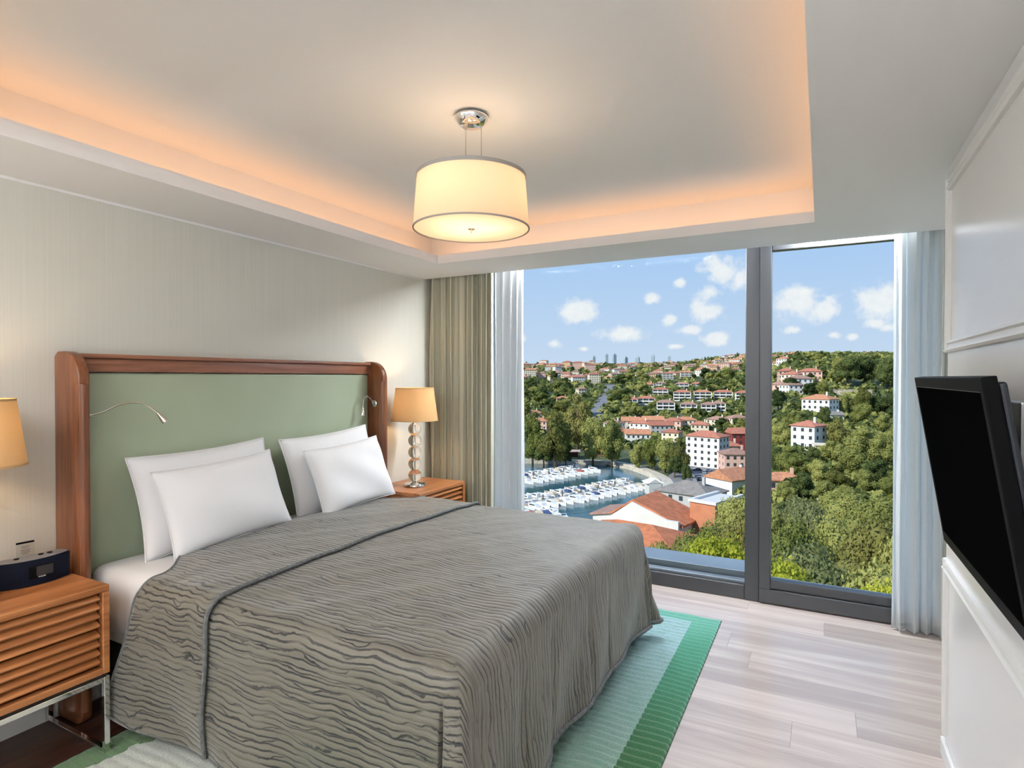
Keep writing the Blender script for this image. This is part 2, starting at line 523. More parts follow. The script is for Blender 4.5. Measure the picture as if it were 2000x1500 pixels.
# ---- fill drums added under the ceiling, unseen behind the camera
dl = emis('fill_drum_glow', (.96, .98, 1.0), DRUM_FILL_E)
for xx, yy, wd in ((-2.0, -.35, 'nearest the wallpaper'), (-1.25, -.85, 'in the middle of the entrance end'), (-.3, -.35, 'nearest the television wall')):
    d = thing('fill_drum', f'added round fill drum {wd}', 'fill light', (xx, yy, SZ), group='added fill drums')
    MB().lathe([(.0001, -.001), (.16, -.001), (.16, -.022), (.0001, -.022)], 40, cap=False).build('fill_drum_plate', M['white_paint'], d, smooth=True)
    MB().lathe([(.20, -.024), (.215, -.03), (.215, -.125), (.20, -.14), (.09, -.145), (.0001, -.146)], 40, cap=False).build('drum', dl, d, smooth='all')
# ---- two uplighters added as fill at the unseen entrance end
for xx, yy, wd in ((.10, -1.45, 'nearer the television wall'), (-2.65, -1.45, 'nearer the wallpaper')):
    d = thing('fill_uplighter', f'added unseen fill uplighter in the entrance corner {wd}', 'floor lamp', (xx, yy, 0), group='added fill uplighters')
    MB().lathe([(.0001, .0), (.15, .0), (.15, .014), (.03, .03), (.0001, .03)], 32, cap=False).build('base', M['white_paint'], d, smooth=True)
    MB().tube([(0, 0, .02), (0, 0, 1.70)], .013, 12).build('pole', M['white_paint'], d, smooth=True)
    MB().lathe([(.02, 1.68), (.10, 1.72), (.16, 1.80), (.157, 1.80), (.098, 1.725), (.0001, 1.70)], 36, cap=False).build('bowl', M['white_paint'], d, smooth=True)
    MB().lathe([(.145, 1.782), (.0001, 1.784)], 32, cap=False).build('lens', emis('fill_uplighter_lens', (.95, .975, 1.0), UP_FILL_E), d)
# ---- daylight-white strips added as window-side fill, hidden in the curtain pocket
pled = emis('pocket_fill_led', (.93, .97, 1.0), POCKET_FILL_E)
for a, b, wd in ((-2.04, -.70, 'above the fixed pane'), (-.10, .33, 'above the sliding door')):
    pk = MB().box((a, 4.094, 2.360), (b, 4.140, 2.376)).build('pocket_fill', pled)
    tag(pk, f'added white fill strip hidden in the curtain pocket {wd}', 'light strip', 'added pocket fill strips')

# ---- window wall: fixed pane and sliding door
gx0, gm0, gm1, gd, gx1 = -2.72, -.455, -.365, -.295, .80
w = MB().box((HX, WY - .05, 0), (gx0, WY + .12, CZ)).build('wall_back', M['white_paint']); tag(w, 'narrow wall strip beside the window frame behind the curtain', None, kind='structure')
w = MB().box((gx1 + .06, WY - .05, 0), (1.05, WY + .12, CZ)).build('wall_back_side', M['white_paint']); tag(w, 'narrow wall strip beside the sliding door behind the sheer', None, kind='structure')

wn = thing('window_1', 'large fixed window pane in an anthracite frame above the bay', None, (0, WY, 0)); wn['kind'] = 'structure'
MB().box((gx0, -.035, 0), (gm0, .05, .098)).build('bottom_rail', M['frame'], wn, bevel=.004, seg=1)
MB().box((gx0, -.012, .098), (gm0, .05, .118)).build('glazing_bead', M['frame_light'], wn, bevel=.003, seg=1)
MB().box((gx0, .075, .06), (gm0, .34, .158)).build('outer_sill', M['frame_light'], wn, bevel=.003, seg=1)
MB().box((gx0 - .0, -.035, .098), (gx0 + .07, .05, CZ - .12)).build('side_post', M['white_paint'], wn, bevel=.004, seg=1)
MB().box((gx0, -.035, 2.40), (gm0, .05, CZ - .12)).build('head_rail', M['white_paint'], wn, bevel=.004, seg=1)
MB().box((gm0, -.040, 0), (gm1, .06, CZ - .12)).build('mullion', M['frame'], wn, bevel=.004, seg=1)
MB().box((gx0 + .07, .012, .110), (gm0, .020, 2.41)).build('pane', M['glass'], wn)

dr = thing('door_1', 'glazed sliding door with a deep anthracite bottom rail', None, (0, WY, 0)); dr['kind'] = 'structure'
MB().box((gm1, -.055, .008), (gx1, .03, .100)).build('bottom_rail', M['frame'], dr, bevel=.005, seg=2)
MB().box((gm1, -.040, .103), (gx1, .03, .160)).build('inner_rail', M['frame'], dr, bevel=.005, seg=2)
MB().box((gm1, -.055, .100), (gd, .03, CZ - .12)).build('stile', M['frame'], dr, bevel=.005, seg=2)
MB().box((gx1 - .07, -.055, .100), (gx1, .03, CZ - .12)).build('stile', M['frame'], dr, bevel=.005, seg=2)
MB().box((gd, -.040, 2.335), (gx1 - .07, .03, 2.372)).build('top_rail', M['frame'], dr, bevel=.004, seg=1)
MB().box((gm1, -.050, 2.376), (gx1, .05, CZ - .12)).build('head_rail', M['frame'], dr, bevel=.004, seg=1)
MB().box((gd - .005, -.008, .155), (gx1 - .065, .000, 2.34)).build('pane', M['glass'], dr)
MB().box((gm1, -.03, 0), (gx1, .05, .008)).build('threshold', M['frame'], dr)
MB().box((gx0, .06, -.2), (gx1, .36, .06)).build('outer_ledge', M['frame_light'], dr)
# ------------------------------------------------------------------ bed
BX0, BX1 = -2.60, -0.965     # spread: head edge, foot edge (top corner line)
BYL, BYR = 1.455, 3.225       # spread: side edges
BZ = .672


def spread_mat():
    m, t, b = base_mat('crinkled_taupe_spread')
    uv = t.new('ShaderNodeUVMap'); uv.uv_map = 'UVMap'
    u, v, _ = t.sep(uv.outputs[0])
    nv = t.comb(t.math('MULTIPLY', u, 2.4), t.math('MULTIPLY', v, 2.6), 0.0)
    n1 = t.noise(nv, 2.0, 2, .5)
    nv2 = t.comb(t.math('MULTIPLY', u, 9.0), t.math('MULTIPLY', v, 9.0), 3.0)
    n2 = t.noise(nv2, 2.0, 3, .6)
    wv = t.math('ADD', t.math('MULTIPLY', n1, 2.2), t.math('MULTIPLY', n2, .50))
    line = None; ridge = None
    for k, (per, ph, th) in enumerate(((.0225, 0.0, .20), (.047, .37, .09))):
        n3 = t.noise(t.comb(t.math('MULTIPLY', u, 4.0), t.math('MULTIPLY', v, 9.0), 7.0 + 5 * k), 1.4, 2)
        c = t.math('ADD', t.math('ADD', t.math('DIVIDE', v, per), ph), t.math('ADD', wv, t.math('MULTIPLY', n3, .55 + .8 * k)))
        f = t.math('ABSOLUTE', t.math('SUBTRACT', t.math('FRACT', c), .5))
        l_ = t.ramp(f, th, th * .35)
        strength = t.ramp(n3, .34, .56, .25, 1.0)
        l_ = t.math('MULTIPLY', l_, strength)
        line = l_ if line is None else t.math('MAXIMUM', line, l_)
        rd = t.ramp(f, 0, .5, 0, 1, 'LINEAR')
        ridge = rd if ridge is None else t.math('ADD', ridge, t.math('MULTIPLY', rd, .6))
    n4 = t.noise(t.comb(t.math('MULTIPLY', u, 30.0), t.math('MULTIPLY', v, 140.0), 0.0), 1.5, 2)
    base = t.mix(n1, srgb(93, 88, 74), srgb(114, 110, 99))
    base = t.mix(t.math('MULTIPLY', n4, .35), base, srgb(124, 122, 116))
    colr = t.mix(t.math('MULTIPLY', line, .92), base, srgb(30, 31, 36))
    t.l.new(colr, b.inputs['Base Color'])
    b.inputs['Roughness'].default_value = .52; b.inputs['Sheen Weight'].default_value = .35; b.inputs['Sheen Roughness'].default_value = .4
    b.inputs['Specular IOR Level'].default_value = .45
    h = t.math('SUBTRACT', t.math('ADD', t.math('MULTIPLY', ridge, .6), t.math('MULTIPLY', n4, .35)), line)
    bn = t.new('ShaderNodeBump'); bn.inputs['Strength'].default_value = .4; bn.inputs['Distance'].default_value = .005
    t.l.new(h, bn.inputs['Height']); t.l.new(bn.outputs[0], b.inputs['Normal'])
    return m


M['spread'] = spread_mat()
M['piping'] = pm('taupe_piping', srgb(96, 98, 98), .6, var=.25, vscale=60, vmap=(1, 1, 1), bump=.4, bscale=120)


def wob(a, b, s):
    return (np.sin(a * 3.1 + s) * np.cos(b * 2.3 + 1.7 * s) + .6 * np.sin(a * 5.3 - b * 4.1 + 2 * s) + .4 * np.sin(a * 8.7 + b * 7.9 + .6 * s)) / 2


def spread_surface(us, vs_, off=0.0, drop=.64, foot=True):
    """flat cloth coordinates to draped shape; us along the bed, vs_ across it"""
    U, V = np.meshgrid(us, vs_, indexing='ij')
    a = np.maximum(0, U - BX1) if foot else np.zeros_like(U)
    bl = np.maximum(0, BYL - V); br = np.maximum(0, V - BYR); bb = bl + br
    sgn = np.where(br > 0, 1.0, -1.0)
    rho = np.maximum(a, bb)
    re = .085
    q = re * PI / 2
    under = np.minimum(rho, q)
    out = re * np.sin(under / re); down = re * (1 - np.cos(under / re))
    rest = np.maximum(0, rho - q); down = down + rest
    with np.errstate(divide='ignore', invalid='ignore'):
        fr = np.where(bb >= a, .5 * np.where(bb > 0, a / np.maximum(bb, 1e-9), 0), 1 - .5 * bb / np.maximum(a, 1e-9))
    fr = np.where(rho > 0, fr, 0)
    phi = fr * PI / 2
    corner = np.sin(2 * phi) ** 2 * (np.minimum(a, bb) > 0)
    frac = rest / max(drop - q, .01)
    flare = .035 * rest + .012 * frac * np.sin(U * 9 + V * 13)
    pl = np.where(br > 0, .105, .12) * corner * frac - np.where(br > 0, 0, .075) * np.exp(-((fr - .10) / .045) ** 2) * np.clip(frac * 1.6, 0, 1) * (np.minimum(a, bb) > 0) - .075 * np.exp(-((fr - .74) / .07) ** 2) * frac * (corner > 0) * np.where(br > 0, 1.0, .35) - np.where(br > 0, .05, .015) * np.exp(-((fr - .30) / .06) ** 2) * frac * (corner > 0)
    R = out + flare + pl + off * (rho > 0)
    cx = np.minimum(U, BX1) if foot else U
    cy = np.clip(V, BYL, BYR)
    X = cx + R * np.sin(phi) - (0 if True else 0)
    Y = cy + sgn * R * np.cos(phi) * (bb > 0) * 1.0
    # shrink the plateau so that the rounded edge ends on the edge line
    mid = (BYL + BYR) / 2
    crown = .022 * (1 - ((V - mid) / (BYR - mid)) ** 2).clip(0, 1)
    Z = BZ + off + crown * np.where(foot, 1, 1) - down + .007 * wob(U * 2.2, V * 2.2, 1.0) * np.exp(-down * 6) + .0025 * wob(U * 7, V * 7, 2.2)
    side = np.where(bb > 0, 1, 0) * frac
    Y = Y + sgn * side * .010 * np.sin(U * 7.0 + 1.0) * np.cos(phi)
    X = X + (a > 0) * frac * .012 * np.sin(V * 8.0 + .5) * np.sin(phi)
    # long soft creases where the cloth breaks over the foot
    for c0, w0, am in ((1.98, .03, .012), (2.36, .025, .010), (2.62, .02, .009), (1.72, .03, .010)):
        g = np.exp(-((V - c0) / w0) ** 2) * (a > 0) * np.clip(frac * 2, 0, 1) * (bb == 0)
        X = X - am * g
    # the head edge is pulled back where it turns over the sides
    e_ = .20 * sm(np.minimum(V - BYL, BYR - V), .26, .0) * np.where(bb > .08, 1 - .85 * np.clip((bb - .08) / .5, 0, 1), 1)
    X = X + e_ * np.clip(1 - (U - BX0) / .60, 0, 1)
    return np.stack([X, Y, Z], -1), np.stack([U, V], -1)


def seq(*pts):
    """piecewise sampling: (start, (end, n), (end, n) ...)"""
    out = [pts[0]]
    for e, n in pts[1:]:
        s0 = out[-1]; out += [s0 + (e - s0) * i / n for i in range(1, n + 1)]
    return np.array(out)


DROP = .625
bed = thing('bed', 'double bed with white mattress standing in front of the green headboard', 'bed', (0, 0, 0))
# divan base and feet
MB().box((-2.92, 1.47, .09), (-.98, 3.205, .36)).build('divan_base', M['dark'], bed, bevel=.02)
for fx in (-2.80, -1.10):
    for fy in (1.60, 3.08):
        MB().lathe([(.025, .012), (.03, .10)], 14, (fx, fy)).build('foot', M['black'], bed, smooth=True)
# mattress with its fitted sheet, softly rounded
mm = MB().box((-2.925, 1.425, .36), (-.950, 3.245, .655))
mt = mm.build('mattress', M['sheet'], bed, bevel=.075, seg=6, smooth='all')
MB().box((-2.92, 1.435, .345), (-.955, 3.235, .43)).build('sheet_skirt', M['sheet'], bed, bevel=.01, smooth=True)

us = seq(BX0, (BX1 - .1, 110), (BX1 + .15, 50), (BX1 + DROP, 50))
vv = seq(BYL - DROP, (BYL - .15, 50), (BYL + .1, 40), (BYR - .1, 150), (BYR + .15, 40), (BYR + DROP, 50))
P, uv = spread_surface(us, vv, 0, DROP)
bs = thing('bedspread', 'crinkled taupe bedspread with dark wavy lines draped over the bed', 'bedspread', (0, 0, 0))
so = link('cover', grid_mesh('cover', P, M['spread'], uv=uv), bs)
md = so.modifiers.new('thick', 'SOLIDIFY'); md.thickness = .006; md.offset = -1
# piped hem round the foot
hem = P[-1, :, :]
MB().tube([tuple(p + np.array([.003, 0, .016])) for p in hem[::3]], .009, 8).build('hem', M['piping'], bs, smooth=True)
hl = P[:, 0, :]; MB().tube([tuple(p + np.array([0, 0, .006])) for p in hl[::4]], .006, 6).build('hem', M['piping'], bs, smooth=True)
# folded-back upper layer with rolled edge
u2 = seq(BX0 - .015, (-1.985, 46))
P2, uv2 = spread_surface(u2, vv, .014, DROP, foot=False)
uv2[..., 0] = -uv2[..., 0] * 1.0 + 2.3
fo = link('folded_flap', grid_mesh('folded_flap', P2, M['spread'], uv=uv2), bs)
md = fo.modifiers.new('thick', 'SOLIDIFY'); md.thickness = .012; md.offset = -1
MB().tube([tuple(p) for p in P2[-1, ::2, :]], .0085, 8).build('rolled_edge', M['piping'], fo, smooth=True)
MB().tube([tuple(p) for p in P2[0, ::2, :]], .005, 8).build('rolled_edge', M['piping'], fo, smooth=True)


# ------------------------------------------------------------------ pillows
def pillow_mesh(w, h, th, seed):
    n = 44
    u = np.linspace(-1, 1, n); v = np.linspace(-1, 1, n)
    U, V = np.meshgrid(u, v, indexing='ij')
    prof = np.clip((1 - np.abs(U) ** 2.6), 0, 1) ** .55 * np.clip((1 - np.abs(V) ** 2.6), 0, 1) ** .55
    x = .5 * w * U * (1 - .055 * (1 - V ** 2) * np.abs(U) ** 3)
    z = .5 * h * V * (1 - .07 * (1 - U ** 2) * np.abs(V) ** 3)
    rs = np.random.RandomState(seed)
    wr = sum(.004 * np.sin(rs.uniform(2, 6) * U + rs.uniform(2, 6) * V + rs.uniform(0, 6)) for _ in range(4))
    tf = th * .5 * prof + wr * prof
    A = np.stack([x, -tf, z], -1); B = np.stack([x, tf * .9, z], -1)
    me1 = grid_mesh('tmp', A, M['linen']); me2 = grid_mesh('tmp', B[::-1], M['linen'])
    bm = bmesh.new(); bm.from_mesh(me1); bm.from_mesh(me2)
    bmesh.ops.remove_doubles(bm, verts=bm.verts[:], dist=.0004)
    bmesh.ops.recalc_face_normals(bm, faces=bm.faces[:])
    me = bpy.data.meshes.new('pillow'); bm.to_mesh(me); bm.free(); me.materials.append(M['linen'])
    me.polygons.foreach_set('use_smooth', [True] * len(me.polygons))
    # piped seam round the edge
    edge = [tuple(A[i, 0]) for i in range(n)] + [tuple(A[-1, j]) for j in range(1, n)] + [tuple(A[i, -1]) for i in range(n - 2, -1, -1)] + [tuple(A[0, j]) for j in range(n - 2, 0, -1)]
    return me, edge + edge[:1]


def pillow(label, yc, w, h, th, xb, zb, lean, roll, seed, yaw=0.0):
    me, edge = pillow_mesh(w, h, th, seed)
    o = thing('pillow', label, 'pillow', group='white bed pillows')
    link('case', me, o)
    MB().tube(edge, .0035, 6).build('piped_seam', M['linen'], o, smooth=True)
    # local x across the bed, local z up the pillow; lean back towards the headboard
    R = Matrix.Rotation(PI / 2 + yaw, 4, 'Z') @ Matrix.Rotation(-lean, 4, 'X') @ Matrix.Rotation(roll, 4, 'Y') @ Matrix.Translation((0, 0, h / 2))
    o.matrix_world = Matrix.Translation((xb, yc, zb)) @ R
    return o


pillow('large white pillow at the back, nearer the clock radio', 1.955, .765, .49, .18, -2.73, .665, math.radians(15), math.radians(-2.0), 1)
pillow('smaller white pillow in front, nearer the clock radio', 1.945, .67, .42, .17, -2.575, .690, math.radians(21), math.radians(-3.0), 2)
pillow('large white pillow at the back, nearer the table lamp and curtain', 2.830, .76, .50, .17, -2.73, .665, math.radians(15), math.radians(-3.0), 3)
pillow('smaller white pillow in front, nearer the table lamp and curtain', 2.835, .66, .42, .16, -2.575, .690, math.radians(21), math.radians(-3.0), 4)

# ------------------------------------------------------------------ headboard
hb = thing('headboard', 'walnut headboard with side wings and a sage green leather panel', 'headboard', (HX, 2.335, 0))
DEP = .205


def wing_prof(r_top=.125, r_bot=.05, z0=.004, z1=1.615):
    p = [(.004, z0)]
    for i in range(9):
        a = -PI / 2 + PI / 2 * i / 8
        p.append((DEP - r_bot + r_bot * math.cos(a), z0 + r_bot + r_bot * math.sin(a)))
    for i in range(13):
        a = PI / 2 * i / 12
        p.append((DEP - r_top + r_top * math.cos(a), z1 - r_top + r_top * math.sin(a)))
    p.append((.03, z1)); p.append((.004, z1 - .02))
    return p


for s_ in (-1, 1):
    ya, yb = sorted((s_ * .9995, s_ * .955))
    wg = MB().prism(wing_prof(), 1, ya, yb).build('wing', M['walnut'], hb, bevel=.008, seg=3, smooth=True)
    # rounded nosing along the front edge
    yc = (ya + yb) / 2
    MB().prism([(DEP - .040 + .050 * math.cos(a), yc + .030 * math.sin(a)) for a in [PI * (-.5 + i / 12) for i in range(13)]], 2, .06, 1.475).build('nosing', M['walnut'], wg, bevel=.004, seg=1, smooth=True)
MB().box((.004, -.955, 1.525), (.074, .955, 1.588)).build('top_rail', M['walnut_y'], hb, bevel=.006, smooth=True)
MB().box((.004, -.955, 1.588), (.092, .955, 1.608)).build('top_cap', M['walnut_y'], hb, bevel=.008, seg=3, smooth=True)
MB().box((.006, -.955, .28), (.062, .955, 1.522)).build('leather_panel', M['leather'], hb, bevel=.012, seg=3, smooth=True)


# ------------------------------------------------------------------ nightstands
def nightstand(label, y0, y1):
    D, B, T, t = .47, .322, .675, .026
    W = (y1 - y0) / 2
    ns = thing('nightstand', label, 'nightstand', (HX + .012, (y0 + y1) / 2, 0), group='louvred nightstands')
    MB().prism([(.0, -W), (D, -W), (D, W), (0, W)], 2, T - t, T).build('top', M['teak'], ns, bevel=.003, seg=1)
    for s_ in (-1, 1):
        a, b = sorted((s_ * W, s_ * (W - t)))
        MB().box((0, a, B), (D, b, T - t - .0008)).build('side_panel', M['teak'], ns, bevel=.003, seg=1)
    MB().box((0, -W + t, B), (D, W - t, B + t)).build('bottom_panel', M['teak'], ns, bevel=.003, seg=1)
    MB().box((0, -W + t, B + t), (.012, W - t, T - t)).build('back_panel', M['dark'], ns)
    z0, z1 = B + t + .006, T - t - .006
    hm = (z0 + z1) / 2
    wi = W - t - .006
    for d0, d1 in ((z0, hm - .003), (hm + .003, z1)):
        dr_ = MB().box((.03, -wi, d0), (D - .032, wi, d1)).build('drawer', M['teak'], ns, bevel=.002, seg=1)
        n = 4
        p = (d1 - d0) / n
        for k in range(n):
            za = d0 + k * p
            MB().prism([(D - .033, za + .001), (D - .006, za + p * .30), (D - .002, za + p * .44), (D - .006, za + p * .60), (D - .031, za + p - .0015)], 1, -wi + .001, wi - .001).build('slat', M['teak'], dr_, bevel=.0015, seg=1, smooth=True)
    # chrome base of square tube
    q = .020
    bs_ = MB()
    for s_ in (-1, 1):
        a, b = sorted((s_ * (W - .002), s_ * (W - .002 - q)))
        bs_ = MB()
        bs_.box((.008, a, .0), (.008 + q, b, B - .012)); bs_.box((D - q, a, .0), (D, b, B - .012))
        bs_.box((.008 + q, a, .0), (D - q, b, q)); bs_.box((.008 + q, a, B - .012 - q), (D - q, b, B - .012))
        bs_.build('base_loop', M['chrome'], ns, bevel=.0015, seg=1)
    MB().box((D - q, -W + .002 + q, B - .012 - q), (D, W - .002 - q, B - .012)).build('base_rail', M['chrome'], ns, bevel=.0015, seg=1)
    MB().box((.008, -W + .002 + q, B - .012 - q), (.008 + q, W - .002 - q, B - .012)).build('base_rail', M['chrome'], ns, bevel=.0015, seg=1)
    MB().box((.02, -W + .01, B - .012), (D - .01, W - .01, B)).build('shadow_gap', M['dark'], ns)
    return ns


nightstand('teak nightstand with louvred drawers carrying the clock radio', .715, 1.308)
nightstand('teak nightstand with louvred drawers beside the striped curtain', 3.346, 3.945)


# ------------------------------------------------------------------ table lamps
M['shade'] = cloth_trans('linen_lampshade', (.56, .37, .19), .13)
M['shade_white'] = cloth_trans('cream_pendant_shade', (.90, .72, .55), .5)
M['diffuser'] = cloth_trans('frosted_diffuser', (.96, .88, .74), .7)
mg, tg, bg_ = base_mat('clear_crystal'); bg_.inputs['Transmission Weight'].default_value = 1.0; bg_.inputs['Roughness'].default_value = 0.0; bg_.inputs['IOR'].default_value = 1.46; bg_.inputs['Base Color'].default_value = (.97, .96, .93, 1)
M['crystal'] = mg


def lamp_light(name, parent, loc, w, col, r=.03):
    l = bpy.data.lights.new(name, 'POINT'); l.energy = w; l.color = col; l.shadow_soft_size = r
    o = bpy.data.objects.new(name, l); COL.objects.link(o); o.parent = parent; o.location = loc
    return o


def table_lamp(label, x, y, z):
    L = thing('table_lamp', label, 'lamp', (x, y, z), group='crystal table lamps')
    MB().lathe([(.0001, .0), (.080, .0), (.084, .004), (.084, .012), (.078, .020), (.040, .026), (.020, .032), (.012, .040), (.0001, .041)], 40, cap=False).build('base', M['chrome'], L, smooth=True)
    z0, n, rb = .036, 5, .050
    stp = .0885
    for i in range(n):
        c = z0 + .044 + i * stp
        MB().lathe([(max(.0001, rb * math.sin(PI * k / 16)), c - rb * .98 * math.cos(PI * k / 16)) for k in range(17)], 28, cap=False).build('crystal_ball', M['crystal'], L, smooth='all')
        if i < n - 1: MB().lathe([(.012, c + .0425), (.014, c + .0438), (.012, c + .045)], 16).build('spacer', M['chrome'], L, smooth=True)
    MB().tube([(0, 0, .03), (0, 0, .62)], .0035, 8).build('rod', M['chrome'], L, smooth=True)
    zb, zt, rb_, rt_ = .497, .745, .176, .143
    MB().lathe([(rb_, zb), (rt_, zt)], 56, cap=False).build('shade', M['shade'], L, smooth='all')
    MB().lathe([(rb_ + .0015, zb), (rb_ + .0005, zb + .008), (rb_ - .0015, zb + .008), (rb_ - .001, zb)], 56, cap=False).build('shade_rim', M['shade'], L, smooth=True)
    MB().lathe([(rt_ + .001, zt - .008), (rt_ + .0005, zt + .001), (rt_ - .002, zt + .001)], 56, cap=False).build('shade_rim', M['shade'], L, smooth=True)
    for k in range(3):
        a = k * 2 * PI / 3
        MB().tube([(.004 * math.cos(a), .004 * math.sin(a), zt - .02), ((rt_ - .003) * math.cos(a), (rt_ - .003) * math.sin(a), zt - .008)], .0015, 5).build('spider', M['steel'], L)
    lamp_light('bulb_light', L, (0, 0, .63), TABLE_W, (1.0, .70, .38), .035)
    return L


table_lamp('table lamp of stacked crystal balls with a linen shade beside the striped curtain', -2.735, 3.585, .676)
table_lamp('table lamp with a linen shade behind the clock radio, partly cut off', -2.74, .945, .676)

# ------------------------------------------------------------------ reading lights on the headboard wings
def reading_light(label, base, normal, pts, head_dir):
    o = thing('reading_light', label, 'reading light', base, group='gooseneck reading lights')
    nrm = Vector(normal)
    MB().tube([(0, 0, 0), tuple(nrm * .008), tuple(nrm * .012)], [.024, .024, .019], 24).build('rose', M['steel'], o, smooth=True)
    MB().tube([tuple(nrm * .010), tuple(nrm * .022)], [.011, .008], 16).build('socket', M['steel'], o, smooth=True)
    P_ = [Vector(p) for p in pts]
    sm_ = []
    for i in range(len(P_) - 1):
        p0, p1, p2, p3 = P_[max(i - 1, 0)], P_[i], P_[i + 1], P_[min(i + 2, len(P_) - 1)]
        for k in range(8):
            t = k / 8
            sm_.append(.5 * ((2 * p1) + (p2 - p0) * t + (2 * p0 - 5 * p1 + 4 * p2 - p3) * t * t + (3 * p1 - p0 - 3 * p2 + p3) * t ** 3))
    sm_.append(P_[-1])
    MB().tube([tuple(p) for p in sm_], .0042, 8).build('gooseneck', M['steel'], o, smooth=True)
    e = P_[-1]; d = Vector(head_dir).normalized()
    MB().tube([tuple(e - d * .012), tuple(e + d * .012), tuple(e + d * .040), tuple(e + d * .046)], [.005, .010, .016, .0155], 20).build('head', M['steel'], o, smooth=True)
    MB().tube([tuple(e + d * .0462), tuple(e + d * .0475)], [.011, .010], 16).build('lens', M['linen'], o, smooth=True)
    return o


reading_light('gooseneck reading light arching over the pillows, nearer the clock radio', (-2.83, 1.380, 1.335), (0, 1, 0),
              [(0, .02, 0), (.02, .06, .012), (.05, .12, .045), (.085, .18, .050), (.105, .225, .022), (.115, .25, -.005)], (.35, .45, -.75))
reading_light('gooseneck reading light bent down, on the wing nearer the table lamp', (-2.868, 3.290, 1.312), (0, -1, 0),
              [(0, -.02, 0), (.0, -.04, .03), (-.005, -.075, .055), (-.01, -.105, .035), (-.01, -.115, -.01), (-.01, -.118, -.035)], (.05, -.05, -1))

# ------------------------------------------------------------------ clock radio and card on the nearer nightstand
cr = thing('clock_radio', 'dark navy clock radio with a curved front on the nightstand', 'clock radio', (-2.80, 1.172, .676), math.radians(-4))
navy = pm('navy_speaker_cloth', (.005, .007, .016), .6, spec=.1, bump=.2, bscale=900)
pl = []
for i in range(17):
    a = -1 + 2 * i / 16
    pl.append((.050 - .042 * a * a, .125 * a))
pl += [(-.045, .110), (-.045, -.110)]
MB().prism(pl, 2, .0, .100).build('body', navy, cr, bevel=.004, smooth=True)
MB().prism([(p[0] * .93, p[1] * .96) for p in pl], 2, .1002, .104).build('top_plate', pm('grey_top_plate', (.16, .16, .17), .35), cr, bevel=.0015, seg=1)
for kx, ky in ((-.01, -.05), (-.01, .03), (-.01, .06)):
    MB().lathe([(.009, .104), (.009, .107)], 14, (kx, ky)).build('button', M['black'], cr, smooth=True)
MB().box((.040, -.030, .028), (.0515, .055, .078)).build('display_bezel', M['black'], cr, bevel=.002, seg=1)
MB().box((.0516, -.006, .036), (.0522, .050, .074)).build('display', pm('grey_lcd', (.030, .032, .034), .25), cr)
fc = bpy.data.curves.new('brand_letters', 'FONT'); fc.body = 'PHILIPS'; fc.size = .0075; fc.align_x = 'CENTER'; fc.extrude = .0002
fc.materials.append(pm('white_print', (.8, .8, .8), .5))
tmp_ = bpy.data.objects.new('lettering_curve', fc); COL.objects.link(tmp_)
bpy.context.view_layer.update()
me_ = bpy.data.meshes.new_from_object(tmp_.evaluated_get(bpy.context.evaluated_depsgraph_get())); bpy.data.objects.remove(tmp_)
fo_ = link('brand_lettering', me_, cr, (.0524, .012, .0295)); fo_.rotation_euler = (PI / 2, 0, PI / 2)

cd = thing('card_stand', 'small clear acrylic notice stand with a black top bar behind the clock radio', 'card stand', (-2.895, 1.185, .676), math.radians(-4))
MB().box((0, -.030, .0), (.003, .030, .142)).build('clear_panel', M['acrylic'], cd)
MB().box((-.02, -.030, .0), (.03, .030, .003)).build('foot_plate', M['acrylic'], cd)
MB().box((-.001, -.030, .142), (.004, .030, .149)).build('top_bar', M['black'], cd)
prn = pm('grey_print', (.10, .10, .10), .6)
for i, (wd, zz) in enumerate(((.030, .130), (.024, .124), (.034, .116), (.028, .110), (.032, .104), (.022, .098))):
    MB().box((.0031, -wd / 2, zz), (.0034, wd / 2, zz + .0018)).build('printed_line', prn, cd)

# ------------------------------------------------------------------ pendant lamp
PX, PY = -1.280, 2.060
pd = thing('pendant_lamp', 'cream drum pendant lamp hanging from the raised ceiling', 'pendant lamp', (PX, PY, CZ))
MB().lathe([(.0001, -.045), (.045, -.045), (.052, -.040), (.070, -.018), (.070, -.012), (.060, -.001), (.0001, -.001)], 40, cap=False).build('canopy', M['chrome'], pd, smooth=True)
MB().tube([(-.020, -.012, -.045), (-.020, -.012, -.060)], [.010, .006], 14).build('cord_grip', M['chrome'], pd, smooth=True)
ztop, zbot, rt_, rb_ = -.252, -.470, .222, .238
for (ax, ay) in ((-.020, -.012), (.036, .020), (-.014, -.020)):
    MB().tube([(ax, ay, -.04), (ax, ay, ztop + .005)], .0022, 6).build('suspension_wire', M['steel'], pd, smooth=True)
MB().lathe([(rb_, zbot), (rt_, ztop)], 72, cap=False).build('shade', M['shade_white'], pd, smooth='all')
grey = pm('grey_shade_band', (.36, .35, .33), .6)
MB().lathe([(rt_ + .003, ztop - .014), (rt_ + .003, ztop + .002), (rt_ - .004, ztop + .002), (rt_ - .003, ztop - .014)], 72, cap=False).build('top_band', grey, pd, smooth=True)
MB().lathe([(rb_ + .002, zbot - .001), (rb_ + .002, zbot + .005), (rb_ - .001, zbot + .005), (rb_ - .003, zbot - .001)], 72, cap=False).build('bottom_band', grey, pd, smooth=True)
MB().lathe([(rb_ - .004, zbot + .003), (.0001, zbot + .003)], 56, cap=False).build('diffuser', M['diffuser'], pd, smooth=True)
MB().lathe([(.0001, zbot - .004), (.006, zbot - .004), (.006, zbot + .0), (.014, zbot + .0), (.014, zbot + .012), (.0001, zbot + .012)], 18, cap=False).build('finial', M['steel'], pd, smooth=True)
